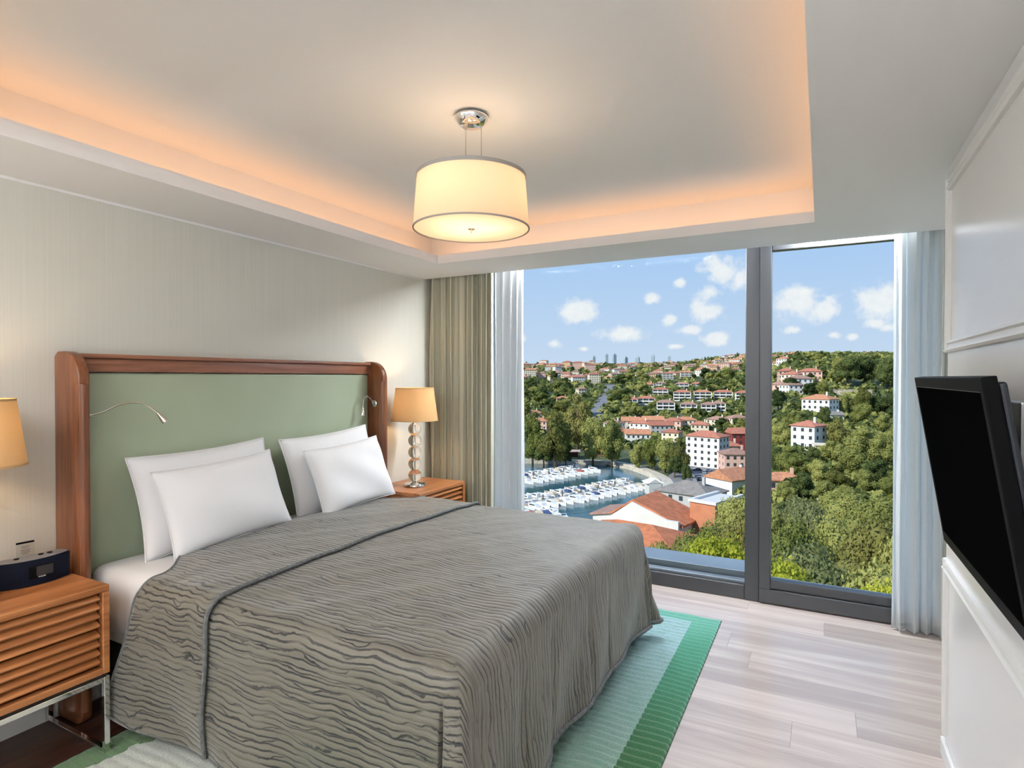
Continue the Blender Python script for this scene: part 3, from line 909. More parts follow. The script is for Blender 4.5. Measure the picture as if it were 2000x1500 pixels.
MB().tube([(0, 0, zbot - .004), (0, 0, zbot - .014)], .0035, 10).build('finial_knob', M['steel'], pd, smooth=True)
for k in range(3):
    a = k * 2 * PI / 3 + .4
    MB().tube([(0, 0, ztop - .02), (rt_ * .985 * math.cos(a), rt_ * .985 * math.sin(a), ztop - .006)], .002, 6).build('shade_spoke', M['steel'], pd)
    lamp_light('bulb_light', pd, (.085 * math.cos(a), .085 * math.sin(a), -.335), PENDANT_W / 3, (1.0, .73, .48), .03)

# ------------------------------------------------------------------ television
tv = thing('television', 'black flat television tilted down on a wall bracket', 'television', (0, 0, 0))
Tf, Tn = Vector((.292, 2.530, 1.500)), Vector((.300, 1.575, 1.500))     # top front edge: window end, camera end
along = (Tn - Tf).normalized(); Wt = (Tn - Tf).length; Ht = .580; tilt = math.radians(9.0)
side = Vector((-along.y, along.x, 0)); side = side if side.x > 0 else -side   # towards the wall
down = Vector((0, 0, -1)) * math.cos(tilt) + side * math.sin(tilt)
back = side * math.cos(tilt) + Vector((0, 0, 1)) * math.sin(tilt)
TVM = Matrix((( along.x, down.x, back.x, Tf.x), (along.y, down.y, back.y, Tf.y), (along.z, down.z, back.z, Tf.z), (0, 0, 0, 1)))
tv.matrix_world = TVM
MB().box((0, 0, 0), (Wt, Ht, .028)).build('bezel', M['black'], tv, bevel=.003, seg=2)
MB().box((.030, .034, -.0006), (Wt - .030, Ht - .040, .001)).build('screen', M['screen'], tv)
MB().box((.028, .032, -.0010), (Wt - .028, .0335, .001)).build('bezel_line', pm('grey_bezel_line', (.045, .045, .046), .3), tv)
MB().prism([(.02, .015), (Wt - .012, .015), (Wt - .012, Ht - .03), (.02, Ht - .03)], 2, .0285, .046).build('back_shell', pm('navy_back_shell', (.010, .014, .022), .4), tv, bevel=.012, seg=3)
br = thing('tv_bracket', 'grey metal wall bracket behind the television', 'bracket', (TX, 2.02, 1.25))
gm_ = pm('grey_bracket_metal', (.42, .42, .42), .3, .8)
MB().box((-.016, -.20, -.20), (.0, .12, .19)).build('wall_plate', gm_, br, bevel=.004)
MB().box((-.034, -.10, -.06), (-.016, -.02, .10)).build('pivot_arm', M['black'], br, bevel=.004)

# ------------------------------------------------------------------ curtains
def stripe_mat():
    m, t, b = base_mat('beige_green_drape')
    uv = t.new('ShaderNodeUVMap'); uv.uv_map = 'UVMap'
    u, v, _ = t.sep(uv.outputs[0])
    f = t.math('FRACT', t.math('MULTIPLY', u, 9.0))
    c = t.mix(t.ramp(f, .45, .55), srgb(206, 204, 184), srgb(176, 178, 160))
    n = t.noise(t.comb(t.math('MULTIPLY', u, 300), t.math('MULTIPLY', v, 30), 0.0), 1, 2)
    c = t.mix(t.math('MULTIPLY', n, .35), c, srgb(214, 210, 192))
    t.l.new(c, b.inputs['Base Color']); b.inputs['Roughness'].default_value = .7; b.inputs['Sheen Weight'].default_value = .25
    return m


M['drape'] = stripe_mat()
M['sheer'] = cloth_trans('white_sheer', (.96, .97, .97), .5, .08)
M['sheer_blue'] = cloth_trans('white_sheer_voile', (.94, .97, .98), .5, .12)


def curtain(name, label, cat, x0, x1, yc, amp, folds, mat, z0, z1, seed, parent=None, hemz=None, lean=0.0):
    rs = np.random.RandomState(seed)
    nx, nz = folds * 14, 26
    s = np.linspace(0, 1, nx); zz = np.linspace(0, 1, nz)
    ph = np.cumsum(rs.uniform(.6, 1.5, folds)); ph = np.concatenate([[0], ph]) / ph[-1]
    phase = np.interp(s, ph, np.arange(folds + 1)) * 2 * PI
    am = amp * np.interp(s, np.linspace(0, 1, folds + 1), rs.uniform(.55, 1.1, folds + 1))
    S, Z = np.meshgrid(s, zz, indexing='ij')
    PHI = phase[:, None] + .5 * np.sin(3 * Z + seed) * (1 - Z) + .25 * np.sin(7 * Z + 5 * S)
    grow = 1.0 - .12 * Z
    A = am[:, None] * grow
    X = x0 + (x1 - x0) * S + .35 * A * np.sin(2 * PHI) * .6 + lean * (1 - Z) * (S - .5)
    Y = yc + A * np.sin(PHI) + .15 * A * np.sin(2.3 * PHI + 1)
    Zz = z0 + (z1 - z0) * Z
    P_ = np.stack([X, Y, Zz], -1)
    cl = np.concatenate([[0], np.cumsum(np.linalg.norm(np.diff(P_[:, 0, :], axis=0), axis=1))])
    uv_ = np.stack([np.repeat(cl[:, None], nz, 1), Zz], -1)
    o = link(name, grid_mesh(name, P_, mat, uv=uv_), parent)
    tag(o, label, cat)
    md_ = o.modifiers.new('thick', 'SOLIDIFY'); md_.thickness = .0016 if 'sheer' in name else .003
    return o, P_


curtain('drape', 'beige pleated curtain hanging behind the crystal lamp', 'curtain', -2.975, -2.350, 4.130, .050, 11, M['drape'], .012, 2.44, 3)
sh, Ps = curtain('sheer_curtain', 'white sheer gathered beside the beige curtain', 'curtain', -2.395, -2.095, 4.160, .030, 5, M['sheer'], .012, 2.44, 8)
sh2, Ps2 = curtain('sheer_curtain', 'pale sheer gathered at the sliding door near the television', 'curtain', .375, .62, 4.120, .045, 4, M['sheer_blue'], .012, 2.44, 12)
curtain('drape', 'beige curtain edge behind the pale sheer near the television', 'curtain', .60, .93, 4.14, .032, 5, M['drape'], .012, 2.44, 21)


# ------------------------------------------------------------------ rug
def rug_mat():
    m, t, b = base_mat('ribbed_green_rug')
    tc = t.new('ShaderNodeTexCoord').outputs['Object']
    x, y, z = t.sep(tc)       # rug local: origin at its far corner by the window, x runs to the wallpaper wall (negative), y negative
    n = t.noise(tc, 9.0, 3); n2 = t.noise(t.mapping(tc, (4, 30, 1)), 3.0, 3)
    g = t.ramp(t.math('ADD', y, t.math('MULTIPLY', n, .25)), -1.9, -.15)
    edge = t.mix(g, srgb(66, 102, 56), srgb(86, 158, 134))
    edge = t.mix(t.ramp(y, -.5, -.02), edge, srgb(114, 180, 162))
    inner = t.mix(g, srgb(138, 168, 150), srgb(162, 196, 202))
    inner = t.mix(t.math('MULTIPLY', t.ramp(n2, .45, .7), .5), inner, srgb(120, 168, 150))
    isb = t.math('MAXIMUM', t.math('GREATER_THAN', x, -.157), t.math('GREATER_THAN', y, -.115))
    isb = t.math('MAXIMUM', isb, t.math('LESS_THAN', x, t.math('ADD', -1.92, t.math('MULTIPLY', t.math('SUBTRACT', n, .5), .25))))
    c = t.mix(isb, inner, edge)
    # pale wavy patch on the wallpaper side
    dx = t.math('DIVIDE', t.math('ADD', x, 1.62), .33); dy = t.math('DIVIDE', t.math('ADD', y, 2.62), .46)
    d = t.math('ADD', t.math('ADD', t.math('MULTIPLY', dx, dx), t.math('MULTIPLY', dy, dy)), t.math('MULTIPLY', t.math('SUBTRACT', n, .5), 1.0))
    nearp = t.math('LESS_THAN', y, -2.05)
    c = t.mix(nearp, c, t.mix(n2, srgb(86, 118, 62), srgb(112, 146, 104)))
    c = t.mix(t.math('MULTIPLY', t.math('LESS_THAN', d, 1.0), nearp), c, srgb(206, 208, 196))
    f = t.noise(tc, 240, 2)
    sc = t.new('ShaderNodeVectorMath', operation='SCALE'); t.l.new(c, sc.inputs[0]); t.l.new(t.ramp(f, .2, .8, .75, 1.15), sc.inputs['Scale'])
    t.l.new(sc.outputs[0], b.inputs['Base Color']); b.inputs['Roughness'].default_value = .95; b.inputs['Sheen Weight'].default_value = .3; b.inputs['Specular IOR Level'].default_value = .1
    bn = t.new('ShaderNodeBump'); bn.inputs['Strength'].default_value = .5; bn.inputs['Distance'].default_value = .006
    t.l.new(f, bn.inputs['Height']); t.l.new(bn.outputs[0], b.inputs['Normal'])
    return m


RX, RY, RW, RL = -.537, 3.772, 2.07, 3.25
xs = np.linspace(-RW, 0, 150); ys = np.linspace(-RL, 0, 1000)
XX, YY = np.meshgrid(xs, ys, indexing='ij')
rib = .5 + .5 * np.cos(2 * PI * (YY / .044 + .10 * np.sin(XX * 9) + .10 * np.sin(XX * 23 + YY * 5)))
edgef = np.clip(np.minimum(np.minimum(-XX, XX + RW), np.minimum(-YY, YY + RL)) / .012, 0, 1)
ZZ = .002 + edgef * (.004 + .011 * rib ** .8 * (.22 + .78 * sm(YY, -2.05, -1.85)))
rg = link('rug', grid_mesh('rug', np.stack([XX, YY, ZZ], -1), rug_mat()), None, (RX, RY, 0))
tag(rg, 'ribbed green and pale blue rug with a darker border under the bed', 'rug')
MB().box((-RW, -RL, .0003), (0, 0, .004)).build('backing', pm('rug_backing', (.05, .08, .06), .9), rg)
# ------------------------------------------------------------------ the bay and hillside outside the window
EYE3 = Vector((0, 0, EYE))
WATER_Z = -43.5
LZ = [(8, -14), (40, -24), (70, -30), (100, -36), (140, -42), (310, -42), (390, -40), (490, -32), (620, -22), (780, -11), (970, .5), (1230, 16), (1680, 37), (2600, 62), (4500, 84)]
RZ = [(8, -14), (40, -25), (100, -32), (180, -30), (235, -26.5), (320, -20.5), (410, -3.5), (600, 18.6), (950, 35), (1600, 57), (3000, 80), (4500, 90)]
_ld, _lz = np.log([p[0] for p in LZ]), np.array([p[1] for p in LZ], float)
_rd, _rz = np.log([p[0] for p in RZ]), np.array([p[1] for p in RZ], float)
# outline of the harbour basin: bearing column and distance
BASIN = [(820, 120), (1120, 125), (1180, 150), (1205, 185), (1262, 200), (1300, 222), (1296, 250), (1262, 272), (1215, 296), (1150, 304), (1080, 306), (1000, 308), (820, 312)]


def col_dep(x, y):
    dep = x * -math.sin(YAW) + y * math.cos(YAW)
    lat = x * math.cos(YAW) + y * math.sin(YAW)
    return 1000 + F_PX * lat / np.maximum(dep, .1), dep


def from_col(px, dep):
    lat = (px - 1000) / F_PX * dep
    return lat * math.cos(YAW) - dep * math.sin(YAW), lat * math.sin(YAW) + dep * math.cos(YAW)


BXY = [from_col(p, d) for p, d in BASIN]


def in_basin(x, y):
    x = np.asarray(x, float); y = np.asarray(y, float); r = np.zeros(x.shape, bool)
    n = len(BXY)
    for i in range(n):
        (xa, ya), (xb, yb) = BXY[i], BXY[(i + 1) % n]
        c = ((ya > y) != (yb > y)) & (x < (xb - xa) * (y - ya) / (yb - ya + 1e-12) + xa)
        r ^= c
    return r


def terrain(x, y):
    px, dep = col_dep(np.asarray(x, float), np.asarray(y, float))
    l = np.log(np.clip(dep, 8, 4500))
    zl = np.interp(l, _ld, _lz) + 24 * sm(px, 1270, 1450) * np.exp(-((l - math.log(1250)) / .28) ** 2)
    zr = np.interp(l, _rd, _rz)
    w_ = sm(px, 1425, 1560)
    z = zl * (1 - w_) + zr * w_
    z = z + 1.2 * np.sin(x * .031 + 1) * np.cos(y * .027) * np.clip((dep - 380) / 300, 0, 1)
    return z


def tz(x, y):
    return float(terrain(x, y))


def proj(p):
    d = Vector(p) - EYE3; z = d.dot(FW)
    return 1000 + F_PX * d.dot(RT) / z, 750 - F_PX * d.dot(UP) / z


def ground_at(px, py, lo=25, hi=3800):
    """point of the ground that lies in column px at picture row py, scanning outwards from the window"""
    ds = np.exp(np.linspace(math.log(lo), math.log(hi), 900))
    best = None
    for d in ds:
        x, y = from_col(px, d)
        z = tz(x, y)
        q = proj((x, y, z))[1]
        if q <= py: return (x, y, z, d)
        best = (x, y, z, d)
    return best


def at_depth(px, d):
    x, y = from_col(px, d); return x, y, tz(x, y)


# ---- ground, water, quay, street
def ground_mat():
    m, t, b = base_mat('hillside_ground')
    tc = t.new('ShaderNodeTexCoord').outputs['Object']
    n = t.noise(tc, .03, 4); n2 = t.noise(tc, .25, 4)
    c = t.mix(t.ramp(n, .4, .6), (.050, .075, .025), (.10, .11, .045)); c = t.mix(t.ramp(n2, .55, .8), c, (.20, .17, .11))
    t.l.new(c, b.inputs['Base Color']); b.inputs['Roughness'].default_value = .95
    return m


pxs = np.linspace(450, 3000, 330); deps = np.exp(np.linspace(math.log(9), math.log(4400), 190))
PXg, DPg = np.meshgrid(pxs, deps, indexing='ij')
GX, GY = from_col(PXg, DPg)
GZ = terrain(GX, GY)
GZ = np.where(in_basin(GX, GY), -46.0, GZ)
gr = link('ground', grid_mesh('ground', np.stack([GX, GY, GZ], -1), ground_mat())); tag(gr, 'wooded hillside falling to the harbour', None, kind='structure')
wm, tw, bw = base_mat('harbour_water')
tcw = tw.new('ShaderNodeTexCoord').outputs['Object']
nw = tw.noise(tw.mapping(tcw, (.5, .5, 1)), .8, 3)
bw.inputs['Base Color'].default_value = (.030, .105, .135, 1); bw.inputs['Roughness'].default_value = .12
bnw = tw.new('ShaderNodeBump'); bnw.inputs['Strength'].default_value = .35; bnw.inputs['Distance'].default_value = .25; tw.l.new(nw, bnw.inputs['Height']); tw.l.new(bnw.outputs[0], bw.inputs['Normal'])
cx, cy = sum(p[0] for p in BXY) / len(BXY), sum(p[1] for p in BXY) / len(BXY)
wp = [(cx + (p[0] - cx) * 1.04, cy + (p[1] - cy) * 1.04) for p in BXY]
wo = MB().add([(*p, WATER_Z) for p in wp], [tuple(range(len(wp)))]).build('water', wm); tag(wo, 'teal harbour water between the pontoons', None, kind='structure')
# stone quay along the shore
quay_m = pm('quay_stone', (.55, .50, .42), .9, var=.2, vscale=.6)
qp = []
edge = [p for p in BXY[2:]]
for i in range(len(edge) - 1):
    for k in range(6):
        qp.append((edge[i][0] + (edge[i + 1][0] - edge[i][0]) * k / 6, edge[i][1] + (edge[i + 1][1] - edge[i][1]) * k / 6))
qp.append(edge[-1])
qv = np.array(qp); sm_q = qv.copy()
for _ in range(4): sm_q[1:-1] = (sm_q[:-2] + sm_q[1:-1] + sm_q[2:]) / 3
tang = np.gradient(sm_q, axis=0); tang /= np.linalg.norm(tang, axis=1)[:, None]
nrm = np.stack([tang[:, 1], -tang[:, 0]], -1)
cen = np.array([cx, cy]); sg = np.sign(((sm_q - cen) * nrm).sum(1)); nrm *= sg[:, None]
rows = [sm_q - nrm * 1.5, sm_q - nrm * 1.5, sm_q - nrm * 1.1, sm_q - nrm * 1.1, sm_q + nrm * 3.8, sm_q + nrm * 3.8]
zs = [-46, -41.2, -41.2, -41.6, -41.6, -46]
P_ = np.stack([np.concatenate([r_, np.full((len(r_), 1), z_)], 1) for r_, z_ in zip(rows, zs)], 0)
qo = link('quay', grid_mesh('quay', P_, quay_m, smooth=False)); tag(qo, 'pale stone quay curving round the harbour', None, kind='structure')


def ribbon(name, label, pts, width, mat, lift=.35):
    V = []; Fq = []
    C = [np.array(from_col(p, d)) for p, d in pts]
    fine = []
    for i in range(len(C) - 1):
        for k in range(8): fine.append(C[i] + (C[i + 1] - C[i]) * k / 8)
    fine.append(C[-1]); fine = np.array(fine)
    tg_ = np.gradient(fine, axis=0); tg_ /= np.linalg.norm(tg_, axis=1)[:, None]
    nn = np.stack([tg_[:, 1], -tg_[:, 0]], -1)
    A = fine + nn * width / 2; B = fine - nn * width / 2
    Z = np.maximum(terrain(A[:, 0], A[:, 1]), terrain(B[:, 0], B[:, 1])) + lift
    P2_ = np.stack([np.column_stack([A, Z - 1]), np.column_stack([A, Z]), np.column_stack([B, Z]), np.column_stack([B, Z - 1])], 0)
    o = link(name, grid_mesh(name, P2_, mat, smooth=False)); tag(o, label, None, kind='structure'); return o


asphalt = pm('asphalt', (.20, .20, .21), .9, var=.15, vscale=.3)
ribbon('road_1', 'grey street climbing straight up the hillside between trees', [(1158, 470), (1172, 560), (1184, 680), (1192, 800)], 14, asphalt, .8)
ribbon('road_2', 'asphalt forecourt behind the quay with parked cars', [(1345, 222), (1375, 262), (1372, 300), (1355, 330)], 26, asphalt, .35)

# ------------------------------------------------------------------ trees
def leaf_mat(name, c1, c2, tr=.35):
    m = bpy.data.materials.new(name); m.use_nodes = True
    t = NT(m.node_tree); m.node_tree.nodes.clear()
    o = t.new('ShaderNodeOutputMaterial')
    oi = t.new('ShaderNodeObjectInfo').outputs['Random']; tc = t.new('ShaderNodeTexCoord').outputs['Object']
    n = t.noise(tc, .55, 3); n2 = t.noise(tc, 4.0, 2)
    f = t.math('ADD', t.math('MULTIPLY', n, .55), t.math('ADD', t.math('MULTIPLY', n2, .35), t.math('MULTIPLY', oi, .45)))
    c = t.mix(t.ramp(f, .35, .95), c1, c2)
    d = t.new('ShaderNodeBsdfDiffuse'); r_ = t.new('ShaderNodeBsdfTranslucent'); mx = t.new('ShaderNodeMixShader'); mx.inputs[0].default_value = tr
    t.l.new(c, d.inputs[0]); t.l.new(c, r_.inputs[0]); t.l.new(d.outputs[0], mx.inputs[1]); t.l.new(r_.outputs[0], mx.inputs[2]); t.l.new(mx.outputs[0], o.inputs[0])
    return m


LEAF = {'mid': leaf_mat('leaf_mid_green', (.155, .185, .05), (.42, .42, .14)),
        'dark': leaf_mat('leaf_dark_green', (.050, .080, .030), (.15, .185, .065)),
        'olive': leaf_mat('leaf_olive', (.13, .145, .04), (.32, .30, .10)),
        'bright': leaf_mat('leaf_bright_green', (.22, .27, .03), (.58, .58, .08), .4),
        'grey': leaf_mat('leaf_grey_green', (.18, .21, .09), (.46, .46, .22), .4)}
BARK = pm('bark', (.10, .075, .055), .95)


def crown_mesh(name, rx, h, z0, nb, n, size, seed, mat, spiky=0.0, trunk=True):
    """crown of leaf blades set on overlapping clumps, over a dense inner mass; trunk reaches the ground"""
    rs = np.random.RandomState(seed)
    bl = []
    for i in range(nb):
        a = rs.uniform(0, 2 * PI); k = math.sqrt(rs.uniform(0, 1)); zz = rs.uniform(0, 1)
        wide = math.sin(PI * (.18 + .74 * zz)) if spiky == 0 else (1 - zz) * .9 + .1
        rr = rx * (.62 * k) * wide
        br_ = rx * rs.uniform(.30, .46) * (.7 + .3 * wide)
        bl.append((rr * math.cos(a), rr * math.sin(a), z0 + br_ * .8 + (h - z0 - 1.7 * br_) * zz, br_, br_ * rs.uniform(.75, .95)))
    bl = np.array(bl)
    area = bl[:, 3] ** 2; pick = rs.choice(nb, n, p=area / area.sum())
    d = rs.normal(size=(n, 3)); d /= np.linalg.norm(d, axis=1)[:, None]; d[:, 2] = np.where(rs.rand(n) < .35, np.abs(d[:, 2]), d[:, 2])
    rad = rs.uniform(.86, 1.10, n) + .10 * np.sin(7 * d[:, 0] + 5 * d[:, 1] + 6 * d[:, 2] + pick)
    c = bl[pick, :3] + d * np.stack([bl[pick, 3], bl[pick, 3], bl[pick, 4]], -1) * rad[:, None]
    nn = d + rs.normal(scale=.55, size=(n, 3)); nn /= np.linalg.norm(nn, axis=1)[:, None]
    up = rs.normal(size=(n, 3)); a_ = np.cross(nn, up); a_ /= np.linalg.norm(a_, axis=1)[:, None]; b_ = np.cross(nn, a_)
    s1 = size * rs.uniform(.6, 1.25, n)[:, None]; s2 = s1 * .62
    v = np.stack([c - a_ * s1, c - b_ * s2, c + a_ * s1, c + b_ * s2], 1).reshape(-1, 3)
    f = np.arange(4 * n).reshape(-1, 4)
    V = v.tolist(); Fc = f.tolist(); mi = [0] * n
    # inner mass
    for x_, y_, z_, r1, r2 in bl:
        k0 = len(V); nu, nv = 8, 5
        for j in range(nv + 1):
            th = PI * j / nv
            for i in range(nu):
                ph = 2 * PI * i / nu; q = .84
                V.append((x_ + q * r1 * math.sin(th) * math.cos(ph), y_ + q * r1 * math.sin(th) * math.sin(ph), z_ + q * r2 * math.cos(th)))
        for j in range(nv):
            for i in range(nu):
                i2 = (i + 1) % nu; Fc.append((k0 + j * nu + i, k0 + j * nu + i2, k0 + (j + 1) * nu + i2, k0 + (j + 1) * nu + i)); mi.append(0)
    me = bpy.data.meshes.new(name); me.from_pydata(V, [], Fc); me.materials.append(mat); me.update()
    return me


def trunk_mesh(h, r, seed):
    rs = random.Random(seed); mb = MB()
    mb.tube([(0, 0, -1.5), (rs.uniform(-.1, .1), 0, h * .3), (rs.uniform(-.3, .3), rs.uniform(-.3, .3), h * .7)], [r, r * .75, r * .4], 8)
    for k in range(3):
        a = rs.uniform(0, 2 * PI)
        mb.tube([(0, 0, h * .28), (math.cos(a) * h * .12, math.sin(a) * h * .12, h * .48), (math.cos(a) * h * .2, math.sin(a) * h * .2, h * .66)], [r * .55, r * .4, r * .2], 6)
    return mb.data('trunk', BARK, smooth='all')


# prototypes: unit trees, 10 m tall
PROTO = {}
for kind, sd in (('mid', 1), ('dark', 2), ('olive', 3), ('bright', 4), ('grey', 5)):
    for lod, (nb, n, size) in {'near': (26, 17000, .135), 'midd': (18, 3600, .27), 'far': (11, 620, .55)}.items():
        if lod == 'near' and kind in ('dark',): n = 9000
        for v in range(2):
            PROTO[kind, lod, v] = crown_mesh(f'{kind}_crown', 5.0, 10.0, 1.4 if lod == 'far' else .4, nb, n, size, sd * 10 + v + (100 if lod == 'far' else 0), LEAF[kind])
TRK = [trunk_mesh(10, .38, s_) for s_ in (1, 2)]
trng = random.Random(11)


def tree(name, label, group, kind, lod, px, d, h, w=None, dz=0.0, cat='tree'):
    """tree standing on the ground in column px at distance d, h metres tall and w metres wide"""
    x, y, z = at_depth(px, d)
    w = w or h * .85
    v = trng.randrange(2)
    sc = (w / 10.0, w / 10.0 * trng.uniform(.9, 1.1), h / 10.0)
    rz = trng.uniform(0, 6.28)
    if lod == 'far':
        o = link(name, PROTO[kind, lod, v], None, (x, y, z + dz), rz, sc); tag(o, label, cat, group); return o
    t = thing(name, label, cat, (x, y, z + dz), rz, group)
    link('crown', PROTO[kind, lod, v], t, scale=sc)
    link('trunk', TRK[v], t, scale=sc)
    return t


def tree_px(name, label, group, kind, lod, px, py_top, py_base, wpx, lo=25):
    """tree whose foot stands where the ground shows at row py_base and whose top reaches row py_top"""
    x, y, z, d = ground_at(px, py_base, lo)
    h = (py_base - py_top) / F_PX * d; w = wpx / F_PX * d
    return tree(name, label, group, kind, lod, px, d, h, w)


def tree_top(name, label, group, kind, lod, px, py_top, d, w):
    x, y, z = at_depth(px, d)
    ztop = EYE - (py_top - 737.4) / F_PX * d
    return tree(name, label, group, kind, lod, px, d, max(ztop - z, 3), w)


# near trees on the slope below the room
for px, pt, d, w, k, lab in ((1285, 1062, 36, 9, 'bright', 'bright green tree under the window sill beside the foot of the bed'), (1345, 1022, 40, 10, 'bright', 'bright green tree below the white gabled house'),
                             (1412, 1030, 38, 9, 'bright', 'bright green tree below the brick tower'), (1462, 1046, 36, 9, 'mid', 'green tree half hidden by the window mullion'),
                             (1300, 1036, 60, 9, 'mid', 'dark green tree at the corner of the low orange roof'), (1382, 1002, 64, 10, 'mid', 'shaded tree at the foot of the brick tower'),
                             (1446, 956, 78, 12, 'mid', 'tall leafy tree beside the brick tower'), (1455, 985, 60, 10, 'olive', 'olive tree beside the mullion below the tall tree'),
                             (1520, 1072, 30, 8, 'bright', 'yellow green tree in the lower corner of the glazed door'), (1590, 1045, 36, 10, 'grey', 'pale grey green willowy tree in the middle of the door'),
                             (1545, 1010, 52, 10, 'mid', 'green tree behind the pale willowy one'), (1632, 985, 56, 11, 'mid', 'rounded green tree above the pale willowy one'),
                             (1688, 1060, 34, 9, 'mid', 'green tree low beside the sheer at the door'), (1735, 1118, 24, 6, 'bright', 'bright leafy bush at the foot of the sheer'),
                             (1590, 1120, 22, 6, 'bright', 'small bright bush just above the door rail'), (1655, 1150, 20, 5, 'bright', 'low leafy bush above the door rail near the sheer'),
                             (1720, 1005, 48, 10, 'olive', 'olive tree beside the sheer at mid height'), (1510, 968, 74, 10, 'mid', 'green tree just right of the mullion'),
                             (1575, 962, 84, 11, 'grey', 'pale green tree below the small white house'), (1640, 948, 92, 13, 'mid', 'broad green tree below the stone terrace'),
                             (1705, 952, 84, 12, 'mid', 'broad tree beside the sheer below the terrace'), (1770, 1000, 46, 10, 'mid', 'green tree seen through the sheer'),
                             (1240, 1075, 42, 9, 'mid', 'green tree behind the foot of the bed'), (1780, 1090, 28, 8, 'mid', 'leafy tree low behind the sheer')):
    tree_top('leafy_tree', lab, 'trees on the slope below the window', k, 'near', px, pt, d, w)

# harbour-side trees
for px, pt, pb, w, k, lab in ((1040, 805, 905, 60, 'mid', 'tree on the quay beside the white sheer'), (1085, 800, 912, 80, 'olive', 'broad olive plane tree on the quay behind the moored boats'),
                              (1128, 765, 880, 66, 'olive', 'tall yellow green plane tree behind the quay'), (1158, 812, 905, 62, 'mid', 'rounded green tree on the quay left of the yellow awning'),
                              (1195, 815, 908, 60, 'mid', 'tall green tree on the quay at the basin head'), (1105, 860, 908, 34, 'dark', 'small dark tree on the quay by the pavilion'),
                              (1062, 868, 910, 50, 'dark', 'dark low tree on the quay above the far pontoon'), (1245, 862, 915, 40, 'mid', 'tree by the promenade at the basin head'),
                              (1272, 850, 918, 46, 'mid', 'green tree on the promenade bend'), (1300, 856, 925, 52, 'mid', 'dense tree on the promenade above the boat hut'),
                              (1328, 852, 928, 46, 'olive', 'olive tree beside the tall white apartment house'), (1318, 885, 935, 40, 'dark', 'dark tree by the forecourt'),
                              (1340, 905, 942, 26, 'dark', 'small dark tree in the forecourt')):
    tree_px('plane_tree', lab, 'trees along the harbour', k, 'midd', px, pt, pb, w, lo=215)

# hillside trees right of the mullion
RIGHT = [(1535, 800, 850, 46, 'dark'), (1520, 760, 805, 40, 'dark'), (1545, 735, 770, 40, 'dark'), (1580, 745, 772, 30, 'dark'), (1608, 742, 775, 30, 'mid'), (1655, 690, 755, 60, 'dark'), (1690, 693, 752, 62, 'dark'), (1735, 695, 760, 60, 'dark'), (1640, 693, 750, 40, 'mid'),
         (1525, 820, 880, 46, 'mid'), (1548, 800, 850, 44, 'mid'), (1540, 865, 925, 60, 'mid'), (1612, 792, 832, 30, 'dark'), (1600, 815, 850, 30, 'mid'), (1650, 765, 812, 30, 'mid'), (1680, 755, 815, 46, 'olive'), (1722, 770, 815, 56, 'dark'), (1685, 785, 835, 46, 'mid'), (1728, 800, 850, 40, 'mid'),
         (1640, 815, 880, 60, 'olive'), (1680, 830, 900, 70, 'mid'), (1720, 845, 915, 60, 'mid'), (1625, 855, 910, 56, 'mid'), (1665, 870, 940, 66, 'mid'), (1710, 890, 950, 56, 'dark'), (1560, 880, 940, 56, 'mid'), (1600, 895, 950, 56, 'mid'), (1640, 905, 962, 56, 'olive'), (1570, 920, 975, 50, 'dark'),
         (1525, 870, 930, 46, 'dark'), (1590, 870, 915, 40, 'dark'), (1750, 830, 890, 46, 'mid'), (1750, 760, 820, 46, 'dark'), (1760, 900, 960, 50, 'mid'), (1690, 915, 968, 50, 'mid'), (1610, 935, 985, 50, 'mid'), (1535, 935, 985, 46, 'mid'), (1740, 930, 985, 56, 'mid'), (1655, 945, 990, 44, 'mid')]
ADJ = {'mid': 'leafy green', 'dark': 'dark evergreen', 'olive': 'olive toned'}
for px, pt, pb, w, k in RIGHT:
    zone = 'above the red roofed villas' if pb < 776 else ('beside the red roofed villas' if pb < 880 else 'below the red roofed villas')
    zone += ', next to the sheer' if px > 1690 else (', next to the mullion' if px < 1550 else '')
    tree_px('hillside_tree', f'{ADJ[k]} hillside tree {zone}', f'{k} trees on the hillside beyond the door', k, 'midd', px, pt, pb, w, lo=95)

# the wood goes on beyond the sheer
g_ = random.Random(21)
for i in range(34):
    px_t = g_.uniform(1795, 2350); d_t = math.exp(g_.uniform(math.log(34), math.log(260)))
    k_ = g_.choice(('mid', 'mid', 'dark', 'olive'))
    tree('hillside_tree', f'{ADJ[k_]} tree on the slope beyond the sheer at the door', f'{k_} trees beyond the sheer', k_, 'near' if d_t < 70 and k_ == 'mid' else 'midd', px_t, d_t, g_.uniform(10, 14), g_.uniform(10, 14))

# scattered trees on the far slopes
KF = {'mid': 'small green tree', 'dark': 'small dark tree', 'olive': 'small olive tree'}


def scatter(n, pxa, pxb, pya, pyb, kinds, hpx, seed, where, avoid=(), lod='far'):
    g = random.Random(seed)
    for _ in range(n):
        for _try in range(20):
            px, py = g.uniform(pxa, pxb), g.uniform(pya, pyb)
            if not any(a <= px <= b and c <= py <= d_ for a, b, c, d_ in avoid): break
        k = g.choice(kinds); h = g.uniform(*hpx)
        tree_px('distant_tree', f'{KF[k]} {where}', f'{k} trees {where}', k, lod, px, py - h, py, h * g.uniform(.95, 1.35), lo=215)


